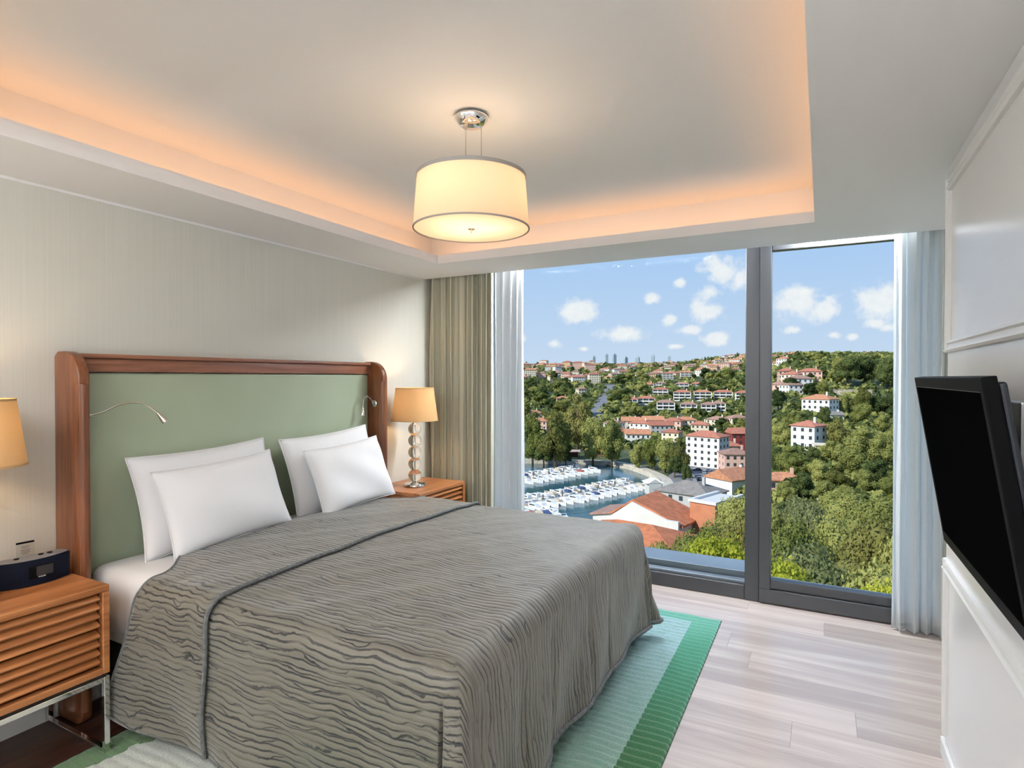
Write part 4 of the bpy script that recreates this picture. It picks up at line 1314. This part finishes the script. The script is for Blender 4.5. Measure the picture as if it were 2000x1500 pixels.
ROAD = [(1158, 1192, 765, 812)]
scatter(34, 1015, 1130, 745, 800, ('dark', 'dark', 'mid'), (16, 26), 1, 'in the dark wood beside the white sheer')
scatter(16, 1020, 1160, 790, 840, ('mid', 'olive'), (24, 36), 2, 'left of the climbing street', ROAD)
scatter(28, 1190, 1262, 745, 815, ('mid', 'mid', 'dark'), (16, 26), 3, 'between the street and the white villas', ROAD)
scatter(34, 1215, 1455, 798, 835, ('dark', 'mid'), (14, 22), 4, 'just below the villa terraces')
scatter(26, 1375, 1455, 735, 770, ('dark', 'mid'), (14, 22), 5, 'right of the villa terraces')
scatter(24, 1120, 1260, 715, 750, ('dark', 'mid'), (6, 12), 6, 'around the top of the street', ROAD)
scatter(14, 1260, 1450, 712, 765, ('dark',), (8, 14), 7, 'among the upper villas')
scatter(14, 1400, 1455, 815, 860, ('dark', 'mid'), (16, 26), 8, 'beside the mullion above the dark red building')
scatter(44, 1510, 1650, 700, 750, ('dark', 'mid'), (10, 18), 9, 'under the skyline right of the mullion')
scatter(22, 1640, 1760, 694, 722, ('dark', 'mid'), (10, 16), 10, 'on the skyline beside the sheer')
scatter(16, 1015, 1200, 712, 735, ('dark', 'mid'), (6, 12), 12, 'on the ridge near the white sheer')

# scrub and undergrowth that nobody could count, as one cover over the slopes
def scrub(n, seed):
    rs = np.random.RandomState(seed)
    px_ = rs.uniform(800, 2500, n); dp_ = np.exp(rs.uniform(math.log(95), math.log(1500), n))
    x, y = from_col(px_, dp_)
    pc, dc = col_dep(x, y)
    ok = ~in_basin(x, y)
    ok &= ~((pc < 1440) & (dc < 345))
    ok &= ~((np.abs(pc - np.interp(dc, [470, 560, 680, 800], [1158, 1172, 1184, 1192])) < 11) & (dc > 440) & (dc < 830))
    x, y, dp_ = x[ok], y[ok], dp_[ok]; z = terrain(x, y); k = len(x)
    R = (1.2 + dp_ * .0045) * rs.uniform(.6, 1.4, k)
    q = 14
    d = rs.normal(size=(k, q, 3)); d /= np.linalg.norm(d, axis=2)[..., None]; d[..., 2] = np.abs(d[..., 2])
    c = np.stack([x, y, z], -1)[:, None, :] + d * R[:, None, None] * np.array([1.2, 1.2, 1.0])
    nn = d + rs.normal(scale=.4, size=d.shape); nn /= np.linalg.norm(nn, axis=2)[..., None]
    up = rs.normal(size=d.shape); a = np.cross(nn, up); a /= np.linalg.norm(a, axis=2)[..., None]; b = np.cross(nn, a)
    s1 = R[:, None, None] * rs.uniform(.35, .7, (k, q, 1))
    v = np.stack([c - a * s1, c - b * s1 * .7, c + a * s1, c + b * s1 * .7], 2).reshape(-1, 3)
    f = np.arange(len(v)).reshape(-1, 4)
    me = bpy.data.meshes.new('undergrowth'); me.from_pydata(v.tolist(), [], f.tolist()); return me


for kk, nn_, sd in (('mid', 5600, 1), ('dark', 5600, 2)):
    me_ = scrub(nn_, sd); me_.materials.append(LEAF[kk])
    tag(link('undergrowth', me_), f'{"lighter" if kk == "mid" else "darker"} green scrub covering the slopes between houses', 'undergrowth', kind='stuff')

# ------------------------------------------------------------------ houses
def wallm(n, c): return pm('wall_' + n, c, .85, rnd=.06)
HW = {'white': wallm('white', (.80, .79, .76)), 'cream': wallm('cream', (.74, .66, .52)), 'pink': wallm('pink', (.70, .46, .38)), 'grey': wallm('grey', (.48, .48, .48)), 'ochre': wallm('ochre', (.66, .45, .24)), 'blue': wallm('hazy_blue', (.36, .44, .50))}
HR = {'red': pm('roof_red_tile', (.43, .165, .105), .8, var=.2, vscale=1.2, rnd=.12), 'orange': pm('roof_orange_tile', (.54, .24, .13), .8, var=.2, vscale=1.0, rnd=.10), 'brown': pm('roof_brown_tile', (.36, .21, .16), .85, var=.2, vscale=1.0, rnd=.1), 'greyr': pm('roof_grey', (.24, .22, .20), .85, var=.15, vscale=.8)}
WIN = pm('window_dark_glass', (.045, .055, .065), .2)
SLAB = pm('balcony_white', (.82, .82, .80), .7)


def hip(w, d, h, rh, over=.5, kind='hip'):
    a, b = w / 2 + over, d / 2 + over
    mb = MB()
    if kind == 'hip':
        r_ = max(0.0, a - b) if a > b else 0.0
        q = max(0.0, b - a) if b > a else 0.0
        v = [(-a, -b, h), (a, -b, h), (a, b, h), (-a, b, h), (-r_, -q, h + rh), (r_, q, h + rh), (-a, -b, h - .3), (a, -b, h - .3), (a, b, h - .3), (-a, b, h - .3)]
        if a >= b: f = [(0, 1, 5, 4), (1, 2, 5), (2, 3, 4, 5), (3, 0, 4)]
        else: f = [(0, 1, 4), (1, 2, 5, 4), (2, 3, 5), (3, 0, 4, 5)]
        f += [(6, 7, 1, 0), (7, 8, 2, 1), (8, 9, 3, 2), (9, 6, 0, 3), (9, 8, 7, 6)]
        mb.add(v, f)
    elif kind == 'gable':
        mb.prism([(-b, h - .25), (b, h - .25), (b, h), (0, h + rh), (-b, h)], 0, -a, a)
    else:
        mb.box((-a, -b, h), (a, b, h + .5))
    return mb


HCACHE = {}


def house_meshes(w, d, fl_, wall, roof, rk, style):
    key = (w, d, fl_, wall, roof, rk, style)
    if key in HCACHE: return HCACHE[key]
    h = fl_ * 3.0 + .3
    wb = MB().box((-w / 2, -d / 2, -4), (w / 2, d / 2, h))
    if rk == 'gable': wb.prism([(-d / 2, h), (d / 2, h), (0, h + d * .24)], 0, -w / 2 + .01, w / 2 - .01)
    wal = wb.data('walls', HW[wall])
    rf = hip(w, d, h, min(w, d) * (.22 if rk == 'hip' else .28), .55, rk).data('roof', HR[roof] if rk != 'flat' else HW[wall])
    wi = MB(); sl = MB()
    for f_ in range(fl_):
        z = f_ * 3.0 + .95
        if style == 'villa':
            wi.box((-w / 2 + .5, -d / 2 - .04, z - .2), (w / 2 - .5, -d / 2 + .05, z + 1.5))
            sl.box((-w / 2 - .1, -d / 2 - 1.5, f_ * 3.0 - .1), (w / 2 + .1, -d / 2, f_ * 3.0 + .15)); sl.box((-w / 2 - .1, -d / 2 - 1.5, f_ * 3.0 + .15), (w / 2 + .1, -d / 2 - 1.38, f_ * 3.0 + .95))
            for xx in (-w / 2, -w / 6, w / 6, w / 2): sl.box((xx - .22, -d / 2 - 1.4, f_ * 3.0), (xx + .22, -d / 2, f_ * 3.0 + 2.9))
        elif style != 'blank':
            nx = max(2, int(w / 3.0))
            for i in range(nx):
                x = -w / 2 + (i + .5) * w / nx
                wi.box((x - .6, -d / 2 - .05, z), (x + .6, -d / 2 + .05, z + 1.4)); wi.box((x - .6, d / 2 - .05, z), (x + .6, d / 2 + .05, z + 1.4))
        ny = max(2, int(d / 3.4)) if style != 'blank' else 0
        for i in range(ny):
            y = -d / 2 + (i + .5) * d / ny
            wi.box((-w / 2 - .05, y - .55, z), (-w / 2 + .05, y + .55, z + 1.4)); wi.box((w / 2 - .05, y - .55, z), (w / 2 + .05, y + .55, z + 1.4))
    ch = MB().box((w * .22, -.4, h), (w * .22 + .8, .4, h + min(w, d) * .26 + .9))
    HCACHE[key] = (wal, rf, wi.data('windows', WIN), sl.data('balconies', SLAB) if sl.v else None, ch.data('chimney', HW[wall]) if rk != 'flat' else None)
    return HCACHE[key]


def house(name, label, px, py_base, w, d, fl_, wall='white', roof='red', rk='hip', style='plain', rot=0.0, group=None, lo=100, dist=None, cat='house'):
    if dist: x, y, z = at_depth(px, dist)
    else: x, y, z, dist = ground_at(px, py_base, lo)
    face = math.atan2(x, y)           # front (local -y) turned to the bay room
    t = thing(name, label, cat, (x, y, z), -face + rot, group)
    wal, rf, wi, sl, ch = house_meshes(w, d, fl_, wall, roof, rk, style)
    link('walls', wal, t); link('roof', rf, t)
    tag(link('windows', wi, t), kind='stuff')
    if sl: tag(link('balconies', sl, t), kind='stuff')
    if ch: link('chimney', ch, t)
    return t


# white villas in terraces on the slope
for px, pb, w, f_, r_ in ((1266, 760, 15, 2, 'red'), (1291, 757, 12, 2, 'brown'), (1304, 741, 16, 3, 'red'), (1341, 739, 19, 3, 'orange'), (1332, 759, 17, 2, 'brown'), (1364, 759, 17, 2, 'red'), (1291, 777, 16, 3, 'red'), (1333, 783, 17, 3, 'red'), (1372, 783, 17, 3, 'orange'), (1412, 783, 18, 3, 'red'), (1452, 779, 15, 2, 'red'),
                          (1300, 806, 15, 3, 'brown'), (1345, 803, 14, 2, 'brown'), (1384, 811, 12, 3, 'brown'), (1403, 808, 11, 3, 'brown'), (1232, 792, 14, 2, 'red'), (1262, 790, 17, 2, 'red'), (1395, 735, 14, 3, 'brown')):
    tier = 'top' if pb < 745 else ('second' if pb < 765 else ('third' if pb < 788 else 'lowest'))
    house('terraced_villa', f'white {f_} storey balconied villa with a {"tan" if r_ == "brown" else r_} roof in the {tier} terrace', px, pb, w, 10, f_, 'white', r_, 'hip', 'villa', trng.uniform(-.12, .12), 'white terraced villas on the slope', lo=330)
# low red-roofed houses above the harbour
for px, pb, w, wall, r_, rk in ((1232, 838, 13, 'cream', 'orange', 'gable'), (1252, 843, 14, 'white', 'red', 'hip'), (1275, 836, 15, 'white', 'orange', 'gable'), (1290, 847, 16, 'grey', 'red', 'gable'), (1315, 838, 14, 'pink', 'red', 'hip'), (1340, 836, 15, 'cream', 'orange', 'hip'), (1216, 860, 10, 'white', 'red', 'hip'), (1245, 866, 15, 'white', 'orange', 'gable'), (1313, 862, 11, 'cream', 'red', 'hip'),
                                (1402, 835, 14, 'cream', 'brown', 'hip'), (1440, 832, 14, 'cream', 'brown', 'hip'), (1200, 842, 12, 'white', 'brown', 'hip'), (1368, 846, 12, 'cream', 'red', 'hip'), (1040, 822, 16, 'cream', 'orange', 'hip'), (1052, 838, 14, 'pink', 'orange', 'hip'), (1032, 850, 14, 'grey', 'brown', 'hip'), (1098, 790, 12, 'pink', 'orange', 'hip'), (1135, 770, 10, 'cream', 'brown', 'hip')):
    house('old_house', f'low {wall} house with {"a tan" if r_ == "brown" else ("an orange" if r_ == "orange" else "a red")} {"gabled" if rk == "gable" else "hipped"} roof above the harbour', px, pb, w, 10, 2, wall, r_, rk, 'plain', trng.uniform(-.6, .6), 'old houses above the harbour', lo=330)
# blocks along the ridge
g = random.Random(4)
for i in range(125):
    px = 1012 + 446 * (i + g.random()) / 125
    top = 716 if px < 1250 else 716 - (px - 1250) / 200 * 18
    pb = top + g.uniform(0, 1) ** 1.5 * (34 if px < 1280 else 30)
    big = px < 1180 and g.random() < .4
    wl_, rf_ = g.choice(('cream', 'cream', 'pink', 'white', 'ochre', 'white')), g.choice(('red', 'orange', 'brown'))
    sec = 'left of the tower blocks' if px < 1170 else ('under the tower blocks' if px < 1320 else 'near the mullion')
    house('hilltop_house', f'small {wl_} building with a {"tan" if rf_ == "brown" else rf_} roof on the ridge {sec}', px, pb, g.choice((12, 16, 20)), g.choice((10, 12)), g.choice((3, 4, 5)) if big else g.choice((2, 3)), wl_, rf_, 'hip', 'plain', g.uniform(-.6, .6), 'buildings on the ridge', lo=480)
for px, pb, w, f_ in ((1025, 724, 24, 4), (1060, 718, 20, 3), (1092, 728, 18, 5), (1108, 724, 18, 6), (1128, 722, 24, 5), (1155, 714, 14, 4), (1105, 745, 12, 4), (1160, 748, 16, 4)):
    house('apartment_block', 'pale apartment block standing on the wooded ridge', px, pb, w, 14, f_, g.choice(('cream', 'ochre', 'pink')), 'red', 'hip', 'plain', g.uniform(-.4, .4), 'apartment blocks on the ridge', lo=480)
for px, h_, w in ((1185, 15, 5), (1200, 15, 6), (1222, 10, 6), (1245, 10, 7), (1275, 14, 6), (1307, 12, 5), (1160, 11, 5)):
    d = 2400; x, y, z = at_depth(px, d)
    mb = MB(); W = w / F_PX * d; H_ = (h_ + 3) / F_PX * d
    mb.box((-W / 2, -W / 2, -5), (W / 2, W / 2, H_)); mb.box((-W / 4, -W / 4, H_), (W / 4, W / 4, H_ + 4))
    tw_ = thing('tower_block', 'hazy tower block on the horizon above the ridge', 'tower', (x, y, z), trng.uniform(0, 1), 'tower blocks on the horizon')
    mb.build('shaft', HW['blue'], tw_)  # distance haze painted into the bluish wall and window colours
    wb = MB()
    for f_ in range(int(H_ / 6)): wb.box((-W / 2 - .2, -W / 2 - .2, f_ * 6 + 2), (W / 2 + .2, W / 2 + .2, f_ * 6 + 4))
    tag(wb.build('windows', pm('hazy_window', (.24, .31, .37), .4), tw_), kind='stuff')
# skyline and slope houses seen through the door
for px, pb, w, wall, r_ in ((1512, 702, 14, 'cream', 'red'), (1525, 706, 14, 'pink', 'red'), (1540, 700, 16, 'cream', 'orange'), (1556, 697, 16, 'cream', 'red'), (1585, 694, 20, 'cream', 'greyr'), (1532, 712, 12, 'white', 'orange'), (1515, 720, 12, 'white', 'red'), (1535, 740, 12, 'pink', 'red'), (1548, 748, 12, 'cream', 'red'), (1582, 742, 16, 'pink', 'red'), (1560, 757, 14, 'white', 'brown'), (1655, 694, 14, 'pink', 'red'), (1690, 697, 12, 'white', 'brown'), (1522, 768, 10, 'pink', 'brown'), (1545, 770, 10, 'white', 'brown')):
    house('distant_house', f'small {wall} house with a {"grey" if r_ == "greyr" else ("tan" if r_ == "brown" else r_)} roof {"on the skyline" if pb < 713 else "among hillside trees"} beyond the door', px, pb, w, 11, 2, wall, r_, 'hip', 'plain', g.uniform(-.6, .6), 'houses on the far hilltop', lo=300)
house('hilltop_hall', 'long white hall on the skyline beside the sheer', 1728, 691, 26, 16, 3, 'white', 'greyr', 'gable', lo=420, cat='building')
house('hillside_villa', 'white three storey villa with a wide red roof on the hillside', 1602, 812, 15, 11, 3, 'white', 'orange', 'hip', 'plain', -.45, lo=160)
house('hillside_villa', 'white four storey house with a red hipped roof lower on the hillside', 1580, 876, 9.5, 9, 3, 'white', 'red', 'hip', 'plain', -.5, lo=160)
house('hillside_villa', 'small white gabled house with a grey roof between hillside trees', 1630, 822, 7, 6, 1, 'white', 'greyr', 'gable', 'plain', .5, lo=160)
house('garden_house', 'little pale house half hidden by trees low on the hillside', 1605, 905, 4, 4, 2, 'cream', 'greyr', 'flat', 'plain', .2, lo=110)
house('orange_shed', 'low building with a plain orange tiled roof right of the mullion', 1528, 955, 11, 8, 1, 'pink', 'orange', 'hip', 'plain', .3, lo=110, cat='building')

# ---- the large buildings beside the harbour
house('apartment_house', 'tall white apartment house with a red roof behind the promenade', 1382, 912, 17, 11, 5, 'white', 'red', 'hip', 'plain', -.45, lo=200, cat='building')
house('town_house', 'cream town house beside the tall white apartment house', 1425, 905, 10, 9, 3, 'cream', 'red', 'hip', 'plain', .3, lo=200)
HW['maroon'] = wallm('maroon', (.26, .045, .04))
house('maroon_house', 'dark red flat walled building left of the mullion', 1446, 890, 12, 10, 4, 'maroon', 'red', 'gable', 'plain', .35, lo=200)
house('town_house', 'pink town house with a terrace below the dark red building', 1436, 925, 12, 10, 3, 'pink', 'brown', 'hip', 'plain', .3, lo=200)
house('white_warehouse', 'long low white building with a gabled end left of the mullion', 1434, 964, 17, 12, 2, 'white', 'orange', 'gable', 'blank', .9, lo=150, cat='building')
house('grey_roofed_hall', 'low hall with a broad grey roof behind the brick tower', 1350, 985, 17, 13, 3, 'grey', 'greyr', 'hip', 'plain', -.45, dist=178, cat='building')


def big(name, label, cat, px, d, rot, parts, dz=0.0):
    x, y, z = at_depth(px, d)
    t = thing(name, label, cat, (x, y, z + dz), -math.atan2(x, y) + rot)
    for nm, mb, m in parts: mb.build(nm, m, t)
    return t


# z of the ground there is about -42; roofs sit at -28 .. -24
rt_m = pm('roof_orange_clay', (.50, .17, .075), .8, var=.18, vscale=.8)
ww = pm('whitewashed_gable', (.68, .665, .63), .8, var=.04, vscale=.3)
gw = 11.5
big('gabled_house', 'white gabled house with an orange roof beside the brick tower', 'house', 1296, 128, -.42,
    [('walls', MB().box((-9.5, -6, -6), (6.0, 6, gw)).prism([(-9.5, gw), (6.0, gw), (-4.5, gw + 3.6)], 1, -6, 6), ww),
     ('roof', MB().prism([(-10, gw + .0), (-4.5, gw + 3.7), (6.8, gw - .5), (6.8, gw - .1), (-4.5, gw + 4.1), (-10, gw + .4)], 1, -5.6, 6.6), rt_m),
     ('wing_wall', MB().box((3.6, -6.6, -6), (6.2, -5.8, gw + .9)), ww),
     ('side_windows', MB().box((5.9, -3.5, 6.5), (6.1, 3.0, 9.3)), WIN)])
big('gabled_house', 'white house with a dull red roof at the water edge beside the boats', 'house', 1222, 138, -.42,
    [('walls', MB().box((-6.0, -5, -6), (5.5, 5, 11.0)).prism([(-6, 11.0), (5.5, 11.0), (4.8, 13.0)], 1, -5, 5), ww),
     ('roof', MB().prism([(-6.6, 11.0), (4.8, 13.1), (5.8, 11.2), (5.8, 11.6), (4.8, 13.6), (-6.6, 11.4)], 1, -5.5, 5.5), HR['brown'])])
big('low_roof_house', 'low house with a broad orange roof in front of the white gables', 'house', 1240, 110, -.42,
    [('walls', MB().box((-9.5, -6, -6), (9.5, 6, 9.6)), ww), ('roof', hip(19, 12, 9.6, 2.4, .8, 'hip'), rt_m)])
brk = pm('terracotta_render', (.50, .20, .105), .85, var=.10, vscale=.5)
big('brick_tower', 'plain terracotta block with a white parapet beside the grey roofed hall', 'building', 1388, 126, -.48,
    [('walls', MB().box((-2.9, -3.4, -8), (2.9, 9.0, 15.0)), brk), ('parapet', MB().box((-3.2, -3.7, 15.0), (3.2, -2.6, 15.6)).box((-3.2, -2.6, 15.0), (-2.4, 9.2, 15.6)).box((2.4, -2.6, 15.0), (3.2, 9.2, 15.6)), ww),
     ('roof_deck', MB().box((-2.4, -2.6, 14.9), (2.4, 9.0, 15.1)), pm('pale_roof_deck', (.62, .62, .60), .8))])
big('boat_hut', 'small white hut with a pitched roof on the mole', 'hut', 1276, 226, .3,
    [('walls', MB().box((-2.4, -3, -2), (2.4, 3, 3.2)).prism([(-2.4, 3.2), (2.4, 3.2), (0, 4.6)], 1, -3, 3), pm('grey_hut_wall', (.55, .55, .53), .8)), ('roof', hip(6, 5, 3.2, 1.6, .5, 'hip'), pm('white_hut_roof', (.80, .78, .70), .7))])
big('quay_pavilion', 'long low pavilion with a pink roof on the quay above the far pontoon', 'pavilion', 1090, 318, .0,
    [('roof', MB().box((-12, -3, 3.2), (12, 3, 3.7)), pm('pink_awning', (.62, .42, .40), .8)), ('wall', MB().box((-11, 1.5, -1), (11, 2.4, 3.2)), pm('dark_pavilion', (.10, .06, .05), .8)), ('posts', MB().box((-11.6, -2.6, -1), (-11.2, -2.2, 3.2)).box((11.2, -2.6, -1), (11.6, -2.2, 3.2)).box((-.2, -2.6, -1), (.2, -2.2, 3.2)), BARK)])
big('yellow_awning', 'yellow awning stand under the quay trees', 'awning', 1170, 322, .2,
    [('canopy', hip(14, 6, 3.4, 1.6, .3, 'hip'), pm('yellow_canvas', (.72, .42, .06), .8)), ('stand', MB().box((-6, -2, -1), (6, 2, 2.2)), pm('stand_brown', (.30, .18, .10), .8))])
big('stone_terrace', 'pale stone terrace wall across the upper hillside', 'terrace', 1672, 372, .25,
    [('stones', MB().box((-13, -.5, -3), (9, .5, 3.6)), pm('pale_rubble', (.46, .40, .31), .95, var=.3, vscale=.6)), ('coping', MB().box((-13.2, -.7, 3.6), (9.2, .7, 3.9)), quay_m)])
big('retaining_terrace', 'brown retaining terrace above the near treetops', 'terrace', 1640, 122, .1,
    [('stones', MB().box((-4, -.6, -4), (4, .6, 7.0)), pm('brown_rubble', (.20, .15, .11), .95, var=.3, vscale=.8)), ('coping', MB().box((-4.1, -.7, 7.0), (4.1, .7, 7.2)), quay_m)])

# ------------------------------------------------------------------ boats
hullw = pm('white_gelcoat', (.86, .86, .84), .3, rnd=.04)
decks = [pm('deck_cream', (.70, .64, .52), .6), pm('deck_white', (.82, .82, .80), .5), pm('deck_teak', (.42, .26, .14), .6)]
canv = [pm('canvas_navy', (.06, .10, .22), .8), pm('canvas_red', (.42, .10, .08), .8), pm('canvas_sand', (.60, .52, .40), .8), pm('canvas_white', (.80, .80, .80), .8)]


def boat_proto(L, B, cabin, mi):
    """hull pointing along +y"""
    n = 9
    V = []; Fh = []
    for i in range(n):
        t = i / (n - 1); y = -L / 2 + L * t
        hb_ = B / 2 * (.86 + .14 * math.sin(PI * min(t * 1.6, 1)) if t < .55 else max(.02, math.cos((t - .55) / .45 * PI / 2)) ** .75)
        sh = .95 + .55 * t * t
        V += [(-hb_, y, sh), (-hb_ * .72, y + .0, -.25), (hb_ * .72, y, -.25), (hb_, y, sh)]
    for i in range(n - 1):
        a = i * 4; b = a + 4
        Fh += [(a, b, b + 1, a + 1), (a + 1, b + 1, b + 2, a + 2), (a + 2, b + 2, b + 3, a + 3)]
    Fh.append((0, 1, 2, 3))
    hull = MB().add(V, Fh)
    deck = MB(); dv = []
    for i in range(n): dv += [(V[i * 4][0] * .97, V[i * 4][1], V[i * 4][2] - .12), (V[i * 4 + 3][0] * .97, V[i * 4][1], V[i * 4][2] - .12)]
    deck.add(dv, [(2 * i, 2 * i + 1, 2 * i + 3, 2 * i + 2) for i in range(n - 1)])
    t = bpy.data.objects.new('motorboat', None); COL.objects.link(t)
    parts = [('hull', hull.data('hull', hullw)), ('deck', deck.data('deck', decks[mi % 3]))]
    if cabin:
        cb = MB().prism([(-L * .22, .95), (L * .26, 1.15), (L * .12, 2.0), (-L * .18, 2.15)], 0, -B * .33, B * .33)
        parts.append(('cabin', cb.data('cabin', hullw)))
        parts.append(('cabin_glass', MB().prism([(-L * .16, 1.45), (L * .17, 1.55), (L * .11, 1.93), (-L * .15, 1.97)], 0, -B * .34, B * .34).data('cabin_glass', WIN)))
        parts.append(('radar_arch', MB().tube([(-B * .33, -L * .2, 1.2), (-B * .28, -L * .23, 2.6), (B * .28, -L * .23, 2.6), (B * .33, -L * .2, 1.2)], .09, 6).data('radar_arch', hullw)))
    else:
        parts.append(('canvas_cover', MB().prism([(-L * .40, 1.0), (L * .12, 1.1), (L * .05, 1.7), (-L * .30, 1.75)], 0, -B * .40, B * .40).data('canvas_cover', canv[mi % 4])))
    for nm, me in parts: link(nm, me, t)
    return t


bp = [boat_proto(9.5, 3.1, True, 0), boat_proto(8.0, 2.8, True, 1), boat_proto(7.0, 2.5, False, 0), boat_proto(7.2, 2.5, False, 1), boat_proto(7.0, 2.4, False, 2), boat_proto(8.5, 2.9, True, 2), boat_proto(7.5, 2.6, False, 3)]
BKIND = ['large white cabin cruiser', 'white cabin cruiser', 'open white boat with a navy cover', 'open white boat with a red cover', 'open white boat with a sand coloured cover', 'white cabin cruiser with a teak deck', 'open white boat with a white cover']
used = set()
brng = random.Random(3)


def pontoon(name, label, a, b, n, boat_label, group, off):
    A, B = Vector((*from_col(*a), 0)), Vector((*from_col(*b), 0))
    d = (B - A); L = d.length; d.normalize(); nrm_ = Vector((-d.y, d.x, 0)); ang = math.atan2(d.y, d.x)
    po = thing(name, label, 'pontoon', (A.x, A.y, WATER_Z), ang)
    MB().box((-2, -1.1, .1), (L + 1, 1.1, .7)).build('deck', pm('pontoon_boards', (.40, .37, .33), .9), po)
    for i in range(int(L / 10)): MB().lathe([(.22, -2), (.22, 2.6)], 8, (i * 10 + 3, 1.3)).build('pile', BARK, po)
    for s_ in (-1, 1):
        for i in range(n):
            p = A + d * (L * (i + .5) / n + brng.uniform(-.3, .3)) + nrm_ * s_ * (1.4 + off + brng.uniform(0, .8))
            k = brng.choice((0, 0, 1, 1, 5, 5, 2, 3, 4, 6, 6))
            o = bp[k] if k not in used else copy_tree(bp[k]); used.add(k)
            o.location = (p.x, p.y, WATER_Z + .02); o.rotation_euler = (0, 0, ang + (0 if s_ > 0 else PI) + brng.uniform(-.05, .05))
            tag(o, boat_label.format(BKIND[k]), 'boat', group)


pontoon('pontoon', 'long floating pontoon crowded with boats nearer the room', (1012, 203), (1248, 246), 17, '{} at the long middle pontoon', 'boats at the nearer pontoon', 4.4)
pontoon('pontoon', 'short floating pontoon with boats near the far quay', (1005, 252), (1146, 285), 11, '{} at the pontoon near the far quay', 'boats at the far pontoon', 4.2)
pontoon('pontoon', 'boat row low in the basin beside the bed edge', (985, 182), (1100, 186), 7, '{} just above the bedspread', 'boats just above the bedspread', 4.2)

# ------------------------------------------------------------------ parked cars
def car_proto(colr):
    t = bpy.data.objects.new('parked_car', None); COL.objects.link(t)
    m = pm('car_paint', colr, .25, coat=.5)
    MB().prism([(-2.1, .35), (2.1, .35), (2.15, .75), (1.2, .92), (-1.9, .95), (-2.15, .8)], 0, -.85, .85).build('body', m, t, bevel=.06, seg=1)
    MB().prism([(-1.75, .93), (.95, .9), (.35, 1.42), (-1.3, 1.45)], 0, -.72, .72).build('cabin', WIN, t, bevel=.05, seg=1)
    MB().prism([(-1.25, 1.44), (.3, 1.41), (.25, 1.47), (-1.2, 1.5)], 0, -.70, .70).build('car_roof', m, t)
    for sx in (-1, 1):
        for yy in (-1.3, 1.35):
            MB().tube([(sx * .70, yy, .33), (sx * .88, yy, .33)], .33, 10).build('wheel', M['black'], t)
    return t


cps = [car_proto(c) for c in ((.75, .75, .76), (.10, .10, .11), (.30, .32, .35), (.12, .16, .24))]
cu = set()
for i, (px, d, rz) in enumerate(((1358, 238, .3), (1366, 246, .3), (1376, 262, .2), (1384, 268, .2), (1389, 280, .25), (1380, 286, .25), (1391, 294, .2), (1367, 300, 1.2), (1352, 312, 1.1), (1362, 270, 1.8), (1347, 252, 1.7), (1376, 306, 1.3))):
    k = i % 4; o = cps[k] if k not in cu else copy_tree(cps[k]); cu.add(k)
    x, y, z = at_depth(px, d); o.location = (x, y, z + .4); o.rotation_euler = (0, 0, rz)
    tag(o, f'{("white", "black", "grey", "dark blue")[k]} car parked on the asphalt forecourt behind the quay', 'car', 'cars on the forecourt')
